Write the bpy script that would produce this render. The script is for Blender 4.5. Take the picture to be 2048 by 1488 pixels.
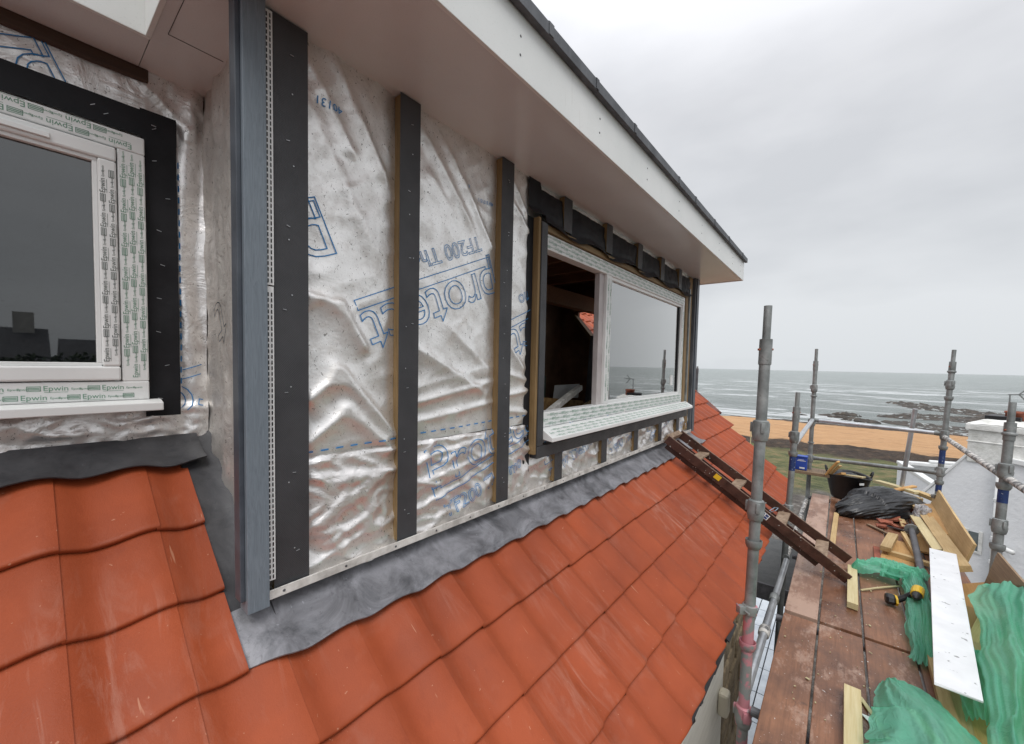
import bpy, bmesh, math, random
from math import sin, cos, pi, radians, sqrt, exp
from mathutils import Vector, Matrix, noise
C = bpy.context
S = C.scene
for o in list(bpy.data.objects): bpy.data.objects.remove(o)
random.seed(7)

# ---------------------------------------------------------------- camera, sky, sun
cd = bpy.data.cameras.new("camera"); cam = bpy.data.objects.new("camera", cd); S.collection.objects.link(cam)
cd.sensor_width = 36; cd.lens = 805.8 / 2048 * 36
cd.shift_x = -1.5 / 2048; cd.shift_y = 22.0 / 2048
cd.clip_start = 0.05; cd.clip_end = 30000
Fv = Vector((0.7743, 0.6311, -0.0465)).normalized()
Uv = Vector((0.023, 0.0457, 0.9987)); Rv = Fv.cross(Uv).normalized(); Uv = Rv.cross(Fv)
cam.matrix_world = Matrix(((Rv.x, Uv.x, -Fv.x, 0), (Rv.y, Uv.y, -Fv.y, 0), (Rv.z, Uv.z, -Fv.z, 0), (0, 0, 0, 1)))
S.camera = cam

W = bpy.data.worlds.new("World"); S.world = W; W.use_nodes = True
nt = W.node_tree; N = nt.nodes; L = nt.links
bg = N["Background"]; wo = N["World Output"]
SUN_EL, SUN_AZ = radians(52), radians(215)
sky = N.new("ShaderNodeTexSky"); sky.sky_type = 'NISHITA'; sky.sun_disc = False
sky.sun_elevation = SUN_EL; sky.sun_rotation = SUN_AZ; sky.air_density = 1.5; sky.dust_density = 4
hs = N.new("ShaderNodeHueSaturation"); hs.inputs['Saturation'].default_value = 0.12
L.new(sky.outputs[0], hs.inputs['Color']); L.new(hs.outputs[0], bg.inputs[0]); bg.inputs[1].default_value = 0.008
tc = N.new("ShaderNodeTexCoord"); sx = N.new("ShaderNodeSeparateXYZ"); L.new(tc.outputs['Generated'], sx.inputs[0])
mp = N.new("ShaderNodeMapping"); mp.inputs['Scale'].default_value = (1.2, 1.2, 3.2); L.new(tc.outputs['Generated'], mp.inputs[0])
nz = N.new("ShaderNodeTexNoise"); nz.inputs['Scale'].default_value = 1.3; nz.inputs['Detail'].default_value = 5; nz.inputs['Roughness'].default_value = .5
L.new(mp.outputs[0], nz.inputs['Vector'])
cr = N.new("ShaderNodeValToRGB"); L.new(nz.outputs[0], cr.inputs[0])
cr.color_ramp.elements[0].position = .34; cr.color_ramp.elements[0].color = (.62, .635, .665, 1)
cr.color_ramp.elements[1].position = .60; cr.color_ramp.elements[1].color = (.79, .80, .825, 1)
ze = N.new("ShaderNodeValToRGB"); L.new(sx.outputs[2], ze.inputs[0])
e = ze.color_ramp.elements; e[0].position = 0.0; e[0].color = (.90, .93, .935, 1); e[1].position = 1; e[1].color = (2.6, 2.6, 2.65, 1)
m1 = e.new(.5); m1.color = (1.04, 1.04, 1.05, 1)
m2 = e.new(.62); m2.color = (1.25, 1.25, 1.27, 1)
mx = N.new("ShaderNodeMix"); mx.data_type = 'RGBA'; mx.blend_type = 'MULTIPLY'; mx.inputs[0].default_value = 1
L.new(cr.outputs[0], mx.inputs[6]); L.new(ze.outputs[0], mx.inputs[7])
bg2 = N.new("ShaderNodeBackground"); L.new(mx.outputs[2], bg2.inputs[0]); bg2.inputs[1].default_value = 1.0
ad = N.new("ShaderNodeAddShader"); L.new(bg.outputs[0], ad.inputs[0]); L.new(bg2.outputs[0], ad.inputs[1]); L.new(ad.outputs[0], wo.inputs[0])

sd = bpy.data.lights.new("sun", 'SUN'); sd.energy = 1.3; sd.angle = radians(28); sd.color = (1, .97, .93)
so = bpy.data.objects.new("sun", sd); S.collection.objects.link(so)
# light comes from the open side of the house (-y, slightly -x)
sdir = Vector((-0.62, -0.50, 1.10)).normalized()
so.rotation_euler = sdir.to_track_quat('Z', 'Y').to_euler()
S.view_settings.view_transform = 'Standard'; S.view_settings.look = 'None'; S.view_settings.exposure = 0.0; S.view_settings.gamma = 1

# ---------------------------------------------------------------- helpers
class MB:
    def __init__(s): s.v = []; s.f = []; s.m = []
    def face(s, idx, m=0): s.f.append(tuple(idx)); s.m.append(m)
    def quad(s, a, b, c, d, m=0):
        n = len(s.v); s.v += [tuple(a), tuple(b), tuple(c), tuple(d)]; s.face((n, n+1, n+2, n+3), m)
    def box(s, x0, x1, y0, y1, z0, z1, m=0):
        s.obox(Vector(((x0+x1)/2, (y0+y1)/2, (z0+z1)/2)), Vector((1,0,0)), Vector((0,1,0)), Vector((0,0,1)), (x1-x0)/2, (y1-y0)/2, (z1-z0)/2, m)
        return s
    def obox(s, c, ex, ey, ez, a, b, h, m=0):
        n = len(s.v)
        for k in (-1, 1):
            for j in (-1, 1):
                for i in (-1, 1): s.v.append(tuple(c + ex*a*i + ey*b*j + ez*h*k))
        for q in ((0,2,3,1),(4,5,7,6),(0,1,5,4),(2,6,7,3),(0,4,6,2),(1,3,7,5)): s.face([n+i for i in q], m)
        return s
    def beam(s, p0, p1, w, h, up=(0,0,1), m=0):
        p0 = Vector(p0); p1 = Vector(p1); ex = (p1-p0); l = ex.length; ex.normalize()
        ey = Vector(up).cross(ex).normalized(); ez = ex.cross(ey)
        return s.obox((p0+p1)/2, ex, ey, ez, l/2, w/2, h/2, m)
    def tube(s, p0, p1, r0, r1=None, n=20, caps=True, m=0, hollow=0):
        r1 = r0 if r1 is None else r1
        p0 = Vector(p0); p1 = Vector(p1); d = (p1-p0).normalized()
        a = d.orthogonal().normalized(); b = d.cross(a); k = len(s.v)
        for p, r in ((p0, r0), (p1, r1)):
            for i in range(n): t = 2*pi*i/n; s.v.append(tuple(p + a*cos(t)*r + b*sin(t)*r))
        for i in range(n): j = (i+1) % n; s.face((k+i, k+j, k+n+j, k+n+i), m)
        if caps: s.face([k+i for i in range(n)][::-1], m); s.face([k+n+i for i in range(n)], m)
        return s
    def lathe(s, base, axis, prof, n=24, m=0, cap=False):
        d = Vector(axis).normalized(); a = d.orthogonal().normalized(); b = d.cross(a); base = Vector(base); k = len(s.v)
        for (r, h) in prof:
            for i in range(n): t = 2*pi*i/n; s.v.append(tuple(base + d*h + a*cos(t)*r + b*sin(t)*r))
        for q in range(len(prof)-1):
            for i in range(n): j = (i+1) % n; s.face((k+q*n+i, k+q*n+j, k+(q+1)*n+j, k+(q+1)*n+i), m)
        return s
    def grid(s, fn, nu, nv, m=0, keep=None):
        k = len(s.v)
        for j in range(nv+1):
            for i in range(nu+1): s.v.append(tuple(fn(i/nu, j/nv)))
        for j in range(nv):
            for i in range(nu):
                if keep and not keep((i+.5)/nu, (j+.5)/nv): continue
                a = k+j*(nu+1)+i; s.face((a, a+1, a+nu+2, a+nu+1), m)
        return s
    def prism(s, pts, d, m=0):
        n = len(s.v); k = len(pts); d = Vector(d)
        for p in pts: s.v.append(tuple(p))
        for p in pts: s.v.append(tuple(Vector(p)+d))
        s.face([n+i for i in range(k)], m); s.face([n+k+i for i in range(k)][::-1], m)
        for i in range(k): j = (i+1) % k; s.face((n+i, n+k+i, n+k+j, n+j), m)
        return s
    def build(s, name, mats, parent=None, smooth=False, bevel=0, **tags):
        me = bpy.data.meshes.new(name); me.from_pydata(s.v, [], s.f)
        for mm in (mats if isinstance(mats, (list, tuple)) else [mats]): me.materials.append(mm)
        for p, mi in zip(me.polygons, s.m): p.material_index = mi; p.use_smooth = smooth
        me.update()
        bm = bmesh.new(); bm.from_mesh(me)
        if bevel or smooth is not True: bmesh.ops.recalc_face_normals(bm, faces=bm.faces)
        bm.to_mesh(me); bm.free()
        o = bpy.data.objects.new(name, me); S.collection.objects.link(o)
        if parent: o.parent = parent; o.matrix_parent_inverse = parent.matrix_world.inverted() if False else Matrix.Translation(-parent.location)
        if bevel:
            b = o.modifiers.new("bevel", 'BEVEL'); b.width = bevel; b.segments = 2; b.limit_method = 'ANGLE'; b.angle_limit = radians(40)
        for k, v in tags.items(): o[k] = v
        return o

def thing(name, label, cat, loc=(0,0,0), group=None):
    o = bpy.data.objects.new(name, None); S.collection.objects.link(o); o.location = loc
    o['label'] = label; o['category'] = cat; o.empty_display_size = .1
    if group: o['group'] = group
    return o
def tag(o, label, cat, group=None):
    o['label'] = label; o['category'] = cat
    if group: o['group'] = group
    return o

def MBjoin(o, mb, mat):
    """add small surface fixings to a part's own mesh"""
    me = o.data; me.materials.append(mat); mi = len(me.materials)-1
    bm = bmesh.new(); bm.from_mesh(me); vs = [bm.verts.new(v) for v in mb.v]
    for f in mb.f:
        try: q = bm.faces.new([vs[i] for i in f]); q.material_index = mi
        except ValueError: pass
    bm.to_mesh(me); bm.free()
# ---- materials
def ramp(nt, fac, cols):
    r = nt.nodes.new("ShaderNodeValToRGB"); nt.links.new(fac, r.inputs[0]); el = r.color_ramp.elements
    while len(el) < len(cols): el.new(.5)
    for x, (p, c) in zip(el, cols): x.position = p; x.color = (*c, 1) if len(c) == 3 else c
    return r.outputs[0]
def noi(nt, scale, detail=4, rough=.55, vec=None, stretch=None, dist=0, coord='Object', rot=(0,0,0)):
    n = nt.nodes.new("ShaderNodeTexNoise"); n.inputs['Scale'].default_value = scale; n.inputs['Detail'].default_value = detail
    n.inputs['Roughness'].default_value = rough; n.inputs['Distortion'].default_value = dist
    if vec is None:
        t = nt.nodes.new("ShaderNodeTexCoord"); vec = t.outputs[coord]
    if stretch or rot != (0,0,0):
        q = nt.nodes.new("ShaderNodeMapping"); q.inputs['Scale'].default_value = stretch or (1,1,1); q.inputs['Rotation'].default_value = rot
        nt.links.new(vec, q.inputs[0]); vec = q.outputs[0]
    nt.links.new(vec, n.inputs['Vector']); return n.outputs[0]
def mixc(nt, fac, a, b, mode='MIX'):
    m = nt.nodes.new("ShaderNodeMix"); m.data_type = 'RGBA'; m.blend_type = mode
    for sock, v in ((m.inputs[0], fac), (m.inputs[6], a), (m.inputs[7], b)):
        if isinstance(v, (int, float)): sock.default_value = v
        elif isinstance(v, tuple): sock.default_value = (*v, 1)
        else: nt.links.new(v, sock)
    return m.outputs[2]
def mathn(nt, op, a, b=None, clamp=False):
    m = nt.nodes.new("ShaderNodeMath"); m.operation = op; m.use_clamp = clamp
    for i, v in enumerate((a, b)):
        if v is None: continue
        if isinstance(v, (int, float)): m.inputs[i].default_value = v
        else: nt.links.new(v, m.inputs[i])
    return m.outputs[0]
def bump(nt, h, strength, dist, prev=None):
    b = nt.nodes.new("ShaderNodeBump"); b.inputs['Strength'].default_value = strength; b.inputs['Distance'].default_value = dist
    nt.links.new(h, b.inputs['Height'])
    if prev: nt.links.new(prev, b.inputs['Normal'])
    return b.outputs[0]
def base(name, rough=.6, metal=0, spec=.5):
    m = bpy.data.materials.new(name); m.use_nodes = True; b = m.node_tree.nodes["Principled BSDF"]
    b.inputs['Roughness'].default_value = rough; b.inputs['Metallic'].default_value = metal; b.inputs['Specular IOR Level'].default_value = spec
    return m, m.node_tree, b
def simple(name, c1, c2, scale=6, rough=.6, metal=0, spec=.5, stretch=None, bs=.2, bd=.004, bscale=None, detail=5, speck=None, rrange=.15, lo=.35, hi=.65):
    m, nt, b = base(name, rough, metal, spec)
    n = noi(nt, scale, detail, .6, stretch=stretch)
    col = ramp(nt, n, [(lo, c1), (hi, c2)])
    if speck:
        sc, thr, cc = speck
        k = noi(nt, sc, 2, .5)
        k = ramp(nt, k, [(thr, (0,0,0)), (thr+.03, (1,1,1))])
        col = mixc(nt, k, col, cc)
    nt.links.new(col, b.inputs['Base Color'])
    rr = nt.nodes.new("ShaderNodeMapRange"); nt.links.new(n, rr.inputs[0]); rr.inputs[3].default_value = max(.03, rough-rrange); rr.inputs[4].default_value = min(1, rough+rrange)
    nt.links.new(rr.outputs[0], b.inputs['Roughness'])
    if bs:
        n2 = noi(nt, bscale or scale*6, 4, .6, stretch=stretch)
        nt.links.new(bump(nt, n2, bs, bd), b.inputs['Normal'])
    return m
def wood(name, c1, c2, dark=(.12,.06,.02), axis=0, scale=9, rough=.7, knots=True, wet=0):
    m, nt, b = base(name, rough)
    st = [22, 22, 22]; st[axis] = 1.1
    t = nt.nodes.new("ShaderNodeTexCoord"); oi = nt.nodes.new("ShaderNodeObjectInfo")
    va = nt.nodes.new("ShaderNodeVectorMath"); va.operation = 'ADD'; cm = nt.nodes.new("ShaderNodeVectorMath"); cm.operation = 'SCALE'
    cm.inputs[3].default_value = 13.0; cx = nt.nodes.new("ShaderNodeCombineXYZ")
    for i in range(3): nt.links.new(oi.outputs['Random'], cx.inputs[i])
    nt.links.new(cx.outputs[0], cm.inputs[0]); nt.links.new(t.outputs['Object'], va.inputs[0]); nt.links.new(cm.outputs[0], va.inputs[1])
    g = noi(nt, scale*.45, 6, .65, vec=va.outputs[0], stretch=tuple(st), dist=.6)
    col = ramp(nt, g, [(.3, c1), (.5, tuple((a+b_)/2 for a, b_ in zip(c1, c2))), (.68, c2)])
    big = noi(nt, 2.2, 3, .5, vec=va.outputs[0])
    col = mixc(nt, ramp(nt, big, [(.35, (0,0,0)), (.75, (.55,.55,.55))]), col, tuple(x*.62 for x in c1))
    if knots:
        s2 = [9, 9, 9]; s2[axis] = 4
        k = noi(nt, .9, 1, .4, vec=va.outputs[0], stretch=tuple(s2))
        col = mixc(nt, ramp(nt, k, [(.74, (0,0,0)), (.78, (.8,.8,.8))]), col, dark)
    tint = mixc(nt, oi.outputs['Random'], (1,1,1), (.78,.8,.84))
    col = mixc(nt, 1.0, col, tint, 'MULTIPLY')
    nt.links.new(col, b.inputs['Base Color']); nt.links.new(bump(nt, g, .25, .003), b.inputs['Normal'])
    return m
def alpha_mix(m, amount, rough_trans=True):
    nt = m.node_tree; b = nt.nodes["Principled BSDF"]; out = nt.nodes["Material Output"]
    tr = nt.nodes.new("ShaderNodeBsdfTransparent"); mixs = nt.nodes.new("ShaderNodeMixShader"); mixs.inputs[0].default_value = amount
    nt.links.new(b.outputs[0], mixs.inputs[1]); nt.links.new(tr.outputs[0], mixs.inputs[2]); nt.links.new(mixs.outputs[0], out.inputs[0])
    return m

PIT = radians(38.2); TP = Vector((0, -cos(PIT), -sin(PIT))); RN = Vector((0, -sin(PIT), cos(PIT)))   # down-slope, normal
R0 = Vector((0, 1.35, -.775))
def roofP(x, s, h=0): return R0 + Vector((x, 0, 0)) + TP*s + RN*h

def tile_mat(name, c1, c2, bloom=.5):
    m, nt, b = base(name, .42, 0, .24)
    t = nt.nodes.new("ShaderNodeTexCoord")
    g = nt.nodes.new("ShaderNodeNewGeometry")
    n1 = noi(nt, 3.0, 5, .6)
    col = ramp(nt, n1, [(.3, c1), (.7, c2)])
    col = mixc(nt, 1.0, col, ramp(nt, g.outputs['Random Per Island'], [(0, (.90,.88,.86)), (.5, (.97,.97,.97)), (1, (1.04,1.02,.98))]), 'MULTIPLY')
    # rotate space so that local y runs down the slope, for streaks and scuffs
    def slope(scale, stretch): return noi(nt, scale, 5, .65, vec=t.outputs['Object'], rot=(PIT,0,0), stretch=stretch)
    q = nt.nodes.new("ShaderNodeMapping"); q.vector_type = 'POINT'; q.inputs['Rotation'].default_value = (-PIT, 0, 0); nt.links.new(t.outputs['Object'], q.inputs[0])
    st = noi(nt, 3.2, 6, .7, vec=q.outputs[0], stretch=(5, 1.0, 1), dist=.8)
    blot = noi(nt, 1.15, 3, .5, vec=q.outputs[0])
    k = mathn(nt, 'MULTIPLY', ramp(nt, st, [(.5, (0,0,0)), (.66, (1,1,1))]), ramp(nt, blot, [(.48, (0,0,0)), (.66, (1,1,1))]))
    col = mixc(nt, mathn(nt, 'MULTIPLY', k, bloom), col, (.60, .38, .30))
    bl2 = noi(nt, 5.5, 4, .6)
    col = mixc(nt, ramp(nt, bl2, [(.60, (0,0,0)), (.78, (.16,)*3)]), col, (.46, .28, .22))
    dk = noi(nt, 7, 5, .6, vec=q.outputs[0], stretch=(3, 1, 1))
    col = mixc(nt, ramp(nt, dk, [(.58, (0,0,0)), (.8, (.45,.45,.45))]), col, (.20, .035, .012))
    scr = noi(nt, 9, 2, .5, vec=q.outputs[0], stretch=(7, .6, 1), dist=.3)
    col = mixc(nt, ramp(nt, scr, [(.745, (0,0,0)), (.765, (.5,.5,.5))]), col, (.55, .28, .17))
    sp = noi(nt, 70, 2, .5)
    col = mixc(nt, ramp(nt, sp, [(.735, (0,0,0)), (.77, (.45,)*3)]), col, (.58, .30, .19))
    nt.links.new(col, b.inputs['Base Color'])
    rr = ramp(nt, n1, [(.3, (.44,)*3), (.7, (.62,)*3)]); nt.links.new(rr, b.inputs['Roughness'])
    n3 = noi(nt, 200, 4, .7); n4 = noi(nt, 14, 4, .6)
    nt.links.new(bump(nt, n3, .45, .0018, bump(nt, n4, .25, .004)), b.inputs['Normal'])
    return m
M = {}
M['tile'] = tile_mat("clay_tile", (.265, .052, .017), (.375, .080, .029), .24)
M['tile_old'] = simple("old_tile", (.09,.035,.028), (.20,.07,.05), 8, .8, bs=.5, bd=.01)
def silver_mat(name, metal=.72, b1=(.80,.785,.76), b2=(.96,.95,.93), crink=.16, rough=.36):
    m, nt, b = base(name, rough, metal)
    n1 = noi(nt, 2.6, 5, .6); col = ramp(nt, n1, [(.3, b1), (.7, b2)])
    sp = noi(nt, 95, 2, .6, stretch=(1.2, 1, .8), dist=1.2); k = ramp(nt, sp, [(.645, (0,0,0)), (.69, (.85,)*3)])
    col = mixc(nt, k, col, (.21, .20, .185))
    sp2 = noi(nt, 190, 3, .7, dist=.6); col = mixc(nt, ramp(nt, sp2, [(.57, (0,0,0)), (.70, (.35,)*3)]), col, (.50, .46, .42))
    mott = noi(nt, 14, 6, .7); col = mixc(nt, ramp(nt, mott, [(.36, (.30,)*3), (.52, (0,0,0))]), col, (.50,.47,.43))
    nt.links.new(col, b.inputs['Base Color'])
    rr = ramp(nt, mott, [(.35, (rough+.14,)*3), (.62, (rough-.05,)*3)]); nt.links.new(rr, b.inputs['Roughness'])
    a = noi(nt, 9, 5, .6, dist=1.5); c = noi(nt, 130, 4, .7); d = noi(nt, 34, 4, .65, dist=1)
    nt.links.new(bump(nt, c, .16, .002, bump(nt, d, .18, .005, bump(nt, a, crink, .016))), b.inputs['Normal'])
    return m
M['silver'] = silver_mat("reflective_membrane")
M['foil'] = silver_mat("crinkled_foil_membrane", .72, (.78,.75,.73), (.97,.955,.94), .38, .33)
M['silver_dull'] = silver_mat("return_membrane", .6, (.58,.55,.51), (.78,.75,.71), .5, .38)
def epdm(name, c=.028):
    m, nt, b = base(name, .5, 0, .5)
    n = noi(nt, 5, 5, .6); nt.links.new(ramp(nt, n, [(.3, (c*.8, c*.82, c*.9)), (.7, (c*1.3, c*1.32, c*1.42))]), b.inputs['Base Color'])
    t = nt.nodes.new("ShaderNodeTexCoord")
    q = nt.nodes.new("ShaderNodeMapping"); q.inputs['Rotation'].default_value = (0, radians(35), 0); q.inputs['Scale'].default_value = (1,1,1); nt.links.new(t.outputs['Object'], q.inputs[0])
    w = nt.nodes.new("ShaderNodeTexWave"); w.inputs['Scale'].default_value = 75; w.bands_direction = 'X'; nt.links.new(q.outputs[0], w.inputs['Vector'])
    nt.links.new(bump(nt, w.outputs[1], .35, .0015, bump(nt, noi(nt, 12, 4), .3, .006)), b.inputs['Normal'])
    rr = ramp(nt, noi(nt, 9, 4), [(.3, (.38,)*3), (.7, (.6,)*3)]); nt.links.new(rr, b.inputs['Roughness'])
    return m
M['epdm'] = epdm("rubber_strip", .045)
M['tape'] = simple("black_membrane", (.008,.008,.010), (.020,.020,.023), 5, .62, spec=.28, bs=.4, bd=.008, bscale=9)
M['pvc'] = simple("white_pvc", (.72,.73,.72), (.80,.81,.80), 3, .35, bs=.05, bscale=30, rrange=.06)
M['pvc_dirty'] = simple("dirty_white_metal", (.42,.40,.37), (.74,.72,.68), 16, .45, bs=.2, bd=.002, stretch=(1,1,1))
def board_mat():
    m, nt, b = base("painted_fascia_board", .33, 0, .5)
    n = noi(nt, 2.2, 5, .6, stretch=(1, 1, 1)); col = ramp(nt, n, [(.3, (.70,.72,.70)), (.7, (.80,.81,.79))])
    dr = noi(nt, 3.0, 4, .6, stretch=(12, 12, .8)); col = mixc(nt, ramp(nt, dr, [(.66, (0,0,0)), (.85, (.4,)*3)]), col, (.45,.43,.38))
    fine = noi(nt, 160, 2, .6); col = mixc(nt, ramp(nt, fine, [(.62, (0,0,0)), (.72, (.25,)*3)]), col, (.5,.5,.48))
    nt.links.new(col, b.inputs['Base Color']); nt.links.new(bump(nt, fine, .08, .001), b.inputs['Normal'])
    return m
M['fascia'] = board_mat()
def soffit_mat():
    m, nt, b = base("soffit_board", .22, 0, .5)
    n = noi(nt, 1.5, 5, .6); col = ramp(nt, n, [(.3, (.62,.63,.63)), (.7, (.70,.71,.71))])
    fine = noi(nt, 240, 2, .6); col = mixc(nt, ramp(nt, fine, [(.60, (0,0,0)), (.74, (.3,)*3)]), col, (.38,.33,.30))
    nt.links.new(col, b.inputs['Base Color']); nt.links.new(bump(nt, fine, .05, .0006, bump(nt, noi(nt, 2.5, 2), .1, .004)), b.inputs['Normal'])
    return m
M['soffit'] = soffit_mat()
M['felt'] = simple("grey_roof_trim", (.055,.06,.068), (.12,.128,.14), 14, .6, bs=.25, stretch=(1,1,.3), rrange=.1)
def clad_mat():
    m, nt, b = base("embossed_cladding_trim", .45, 0, .45)
    g = noi(nt, 5, 5, .7, stretch=(22, 22, 1.6), dist=2.2); g2 = noi(nt, 2.5, 3, .5)
    nt.links.new(mixc(nt, ramp(nt, g2, [(.3,(0,0,0)),(.8,(.35,)*3)]), ramp(nt, g, [(.35, (.145,.178,.208)), (.62, (.20,.24,.275))]), (.13,.155,.18)), b.inputs['Base Color'])
    nt.links.new(bump(nt, g, .35, .0016), b.inputs['Normal'])
    return m
M['clad'] = clad_mat()
M['trimdark'] = simple("dark_grey_trim", (.05,.06,.075), (.085,.10,.12), 8, .45, bs=.1)
M['wood'] = wood("treated_batten_timber", (.22,.135,.05), (.36,.24,.11), axis=2)
M['woodx'] = wood("treated_timber_long", (.22,.135,.05), (.36,.24,.11), axis=0)
M['pine'] = wood("new_pine", (.50,.32,.13), (.68,.50,.25), (.22,.10,.03), axis=0)
M['pine_y'] = wood("new_pine_across", (.50,.32,.13), (.68,.50,.25), (.22,.10,.03), axis=1)
M['pale'] = wood("pale_pine", (.60,.48,.24), (.74,.64,.38), (.25,.13,.04), axis=0, knots=False)
M['ply'] = wood("orange_plywood", (.52,.27,.085), (.66,.40,.15), (.2,.08,.02), axis=0)
M['oldboard'] = wood("weathered_board", (.20,.13,.075), (.36,.25,.15), axis=0)
M['osb'] = simple("osb_board", (.16,.09,.03), (.30,.18,.07), 30, .8, bs=.4)
def lead_mat(name, lo, hi):
    m, nt, b = base(name, .45, .25)
    n = noi(nt, 7, 7, .68, dist=.8); col = ramp(nt, n, [(.34, lo), (.5, tuple((a+c)/2 for a, c in zip(lo, hi))), (.66, hi)])
    d = noi(nt, 24, 5, .7, dist=2); col = mixc(nt, ramp(nt, d, [(.58, (0,0,0)), (.70, (.6,)*3)]), col, tuple(x*.7 for x in lo))
    w = noi(nt, 60, 3, .7, stretch=(1, .5, .5)); col = mixc(nt, ramp(nt, w, [(.66, (0,0,0)), (.74, (.5,)*3)]), col, tuple(min(1, x*1.6) for x in hi))
    nt.links.new(col, b.inputs['Base Color']); nt.links.new(ramp(nt, n, [(.3, (.3,)*3), (.7, (.55,)*3)]), b.inputs['Roughness'])
    nt.links.new(bump(nt, d, .2, .003, bump(nt, noi(nt, 6, 4), .2, .008)), b.inputs['Normal'])
    return m
M['lead'] = lead_mat("lead_flashing", (.095,.097,.105), (.29,.29,.312))
M['lead_dark'] = lead_mat("black_lead_flashing", (.035,.036,.04), (.07,.07,.075))
def glass_mat(name, refl, gain=1.7, tint=(.82,.86,.86)):
    m = bpy.data.materials.new(name); m.use_nodes = True; nt = m.node_tree; out = nt.nodes["Material Output"]; nt.nodes.remove(nt.nodes["Principled BSDF"])
    g = nt.nodes.new("ShaderNodeBsdfGlossy"); g.inputs['Roughness'].default_value = .015; g.inputs['Color'].default_value = (.95,.95,.94,1)
    t = nt.nodes.new("ShaderNodeBsdfTransparent"); t.inputs['Color'].default_value = (*tint, 1)
    fr = nt.nodes.new("ShaderNodeFresnel"); fr.inputs['IOR'].default_value = refl
    
    f2 = mathn(nt, 'MULTIPLY', fr.outputs[0], gain, True)
    mixs = nt.nodes.new("ShaderNodeMixShader"); nt.links.new(f2, mixs.inputs[0]); nt.links.new(t.outputs[0], mixs.inputs[1]); nt.links.new(g.outputs[0], mixs.inputs[2]); nt.links.new(mixs.outputs[0], out.inputs[0])
    return m
M['glass'] = glass_mat("window_glass", 1.9, 2.5, (.9,.93,.93))
M['glass_l'] = glass_mat("casement_glass", 1.6, 2.3, (.32,.34,.36))
M['ink_g'] = simple("green_print", (.13,.27,.19), (.19,.35,.25), 5, .6, bs=0)
M['ink_b'] = simple("blue_print", (.02,.20,.50), (.05,.29,.62), 3, .5, bs=0)
M['ink_k'] = simple("grey_print", (.09,.11,.10), (.16,.19,.17), 5, .6, bs=0)
M['ink_navy'] = simple("navy_print", (.02,.05,.16), (.03,.07,.2), 5, .6, bs=0)
M['black'] = simple("black_plastic", (.008,.008,.009), (.016,.016,.018), 6, .45, bs=.2)
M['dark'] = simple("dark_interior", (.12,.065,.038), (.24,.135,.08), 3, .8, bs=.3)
M['joist'] = wood("interior_timber", (.34,.16,.08), (.55,.28,.15), axis=1)
def galv():
    m, nt, b = base("galvanised_tube", .5, .35)
    n = noi(nt, 9, 6, .65); col = ramp(nt, n, [(.32, (.16,.17,.165)), (.52, (.25,.265,.26)), (.7, (.36,.375,.37))])
    r = noi(nt, 26, 5, .7, dist=1); col = mixc(nt, ramp(nt, r, [(.62, (0,0,0)), (.72, (.6,)*3)]), col, (.10,.085,.07))
    w = noi(nt, 40, 3, .6, stretch=(1,1,.35)); col = mixc(nt, ramp(nt, w, [(.70, (0,0,0)), (.75, (.7,)*3)]), col, (.52,.52,.50))
    nt.links.new(col, b.inputs['Base Color']); nt.links.new(ramp(nt, n, [(.3, (.35,)*3), (.7, (.6,)*3)]), b.inputs['Roughness'])
    nt.links.new(bump(nt, r, .3, .002), b.inputs['Normal']); return m
M['galv'] = galv()
M['galv_pink'] = simple("galvanised_tube_with_pink_paint", (.25,.26,.25), (.52,.22,.25), 14, .5, .2, bs=.3, lo=.48, hi=.54)
M['alu'] = simple("bright_tube", (.42,.44,.46), (.60,.62,.64), 10, .35, .6, bs=.15)
M['tube_spat'] = simple("mortar_splashed_tube", (.14,.14,.14), (.62,.60,.56), 22, .6, .1, bs=.5, lo=.44, hi=.56)
M['tube_dark'] = simple("dark_tube", (.075,.075,.08), (.14,.14,.15), 9, .5, .2, bs=.2)
M['blue'] = simple("blue_paint", (.010,.025,.10), (.02,.05,.17), 14, .5, bs=.2, speck=(60,.68,(.4,.42,.45)))
def deck_mat(name, c1, c2, wash=0):
    m, nt, b = base(name, .38, 0, .5)
    n = noi(nt, 2.2, 6, .65); col = ramp(nt, n, [(.32, c1), (.68, c2)])
    g = noi(nt, 5, 6, .7, stretch=(1, 16, 1), dist=.4); col = mixc(nt, ramp(nt, g, [(.4, (.0,)*3), (.75, (.45,)*3)]), col, tuple(x*.5 for x in c1))
    k = noi(nt, 6.5, 5, .65, dist=.8); col = mixc(nt, ramp(nt, k, [(.64, (0,0,0)), (.74, (.7,)*3)]), col, (.035,.022,.018))
    w = noi(nt, 2.6, 8, .78, stretch=(1, 2.0, 1)); col = mixc(nt, ramp(nt, w, [(.55-wash, (0,0,0)), (.66-wash, (.6+wash,)*3)]), col, (.50,.34,.26))
    s = noi(nt, 55, 2, .5); col = mixc(nt, ramp(nt, s, [(.73, (0,0,0)), (.745, (.9,)*3)]), col, (.62,.58,.54))
    nt.links.new(col, b.inputs['Base Color'])
    nt.links.new(ramp(nt, n, [(.35, (.22,)*3), (.6, (.55,)*3)]), b.inputs['Roughness'])
    nt.links.new(bump(nt, g, .25, .003, bump(nt, noi(nt, 40, 4), .2, .002)), b.inputs['Normal'])
    return m
M['deck'] = deck_mat("wet_brown_decking", (.095,.038,.019), (.33,.155,.085))
M['deck_white'] = deck_mat("plaster_stained_decking", (.24,.13,.09), (.36,.22,.16), .12)
M['ladder'] = simple("dark_varnished_wood", (.035,.013,.009), (.075,.030,.020), 12, .35, bs=.3, speck=(38,.70,(.55,.53,.50)))
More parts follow.
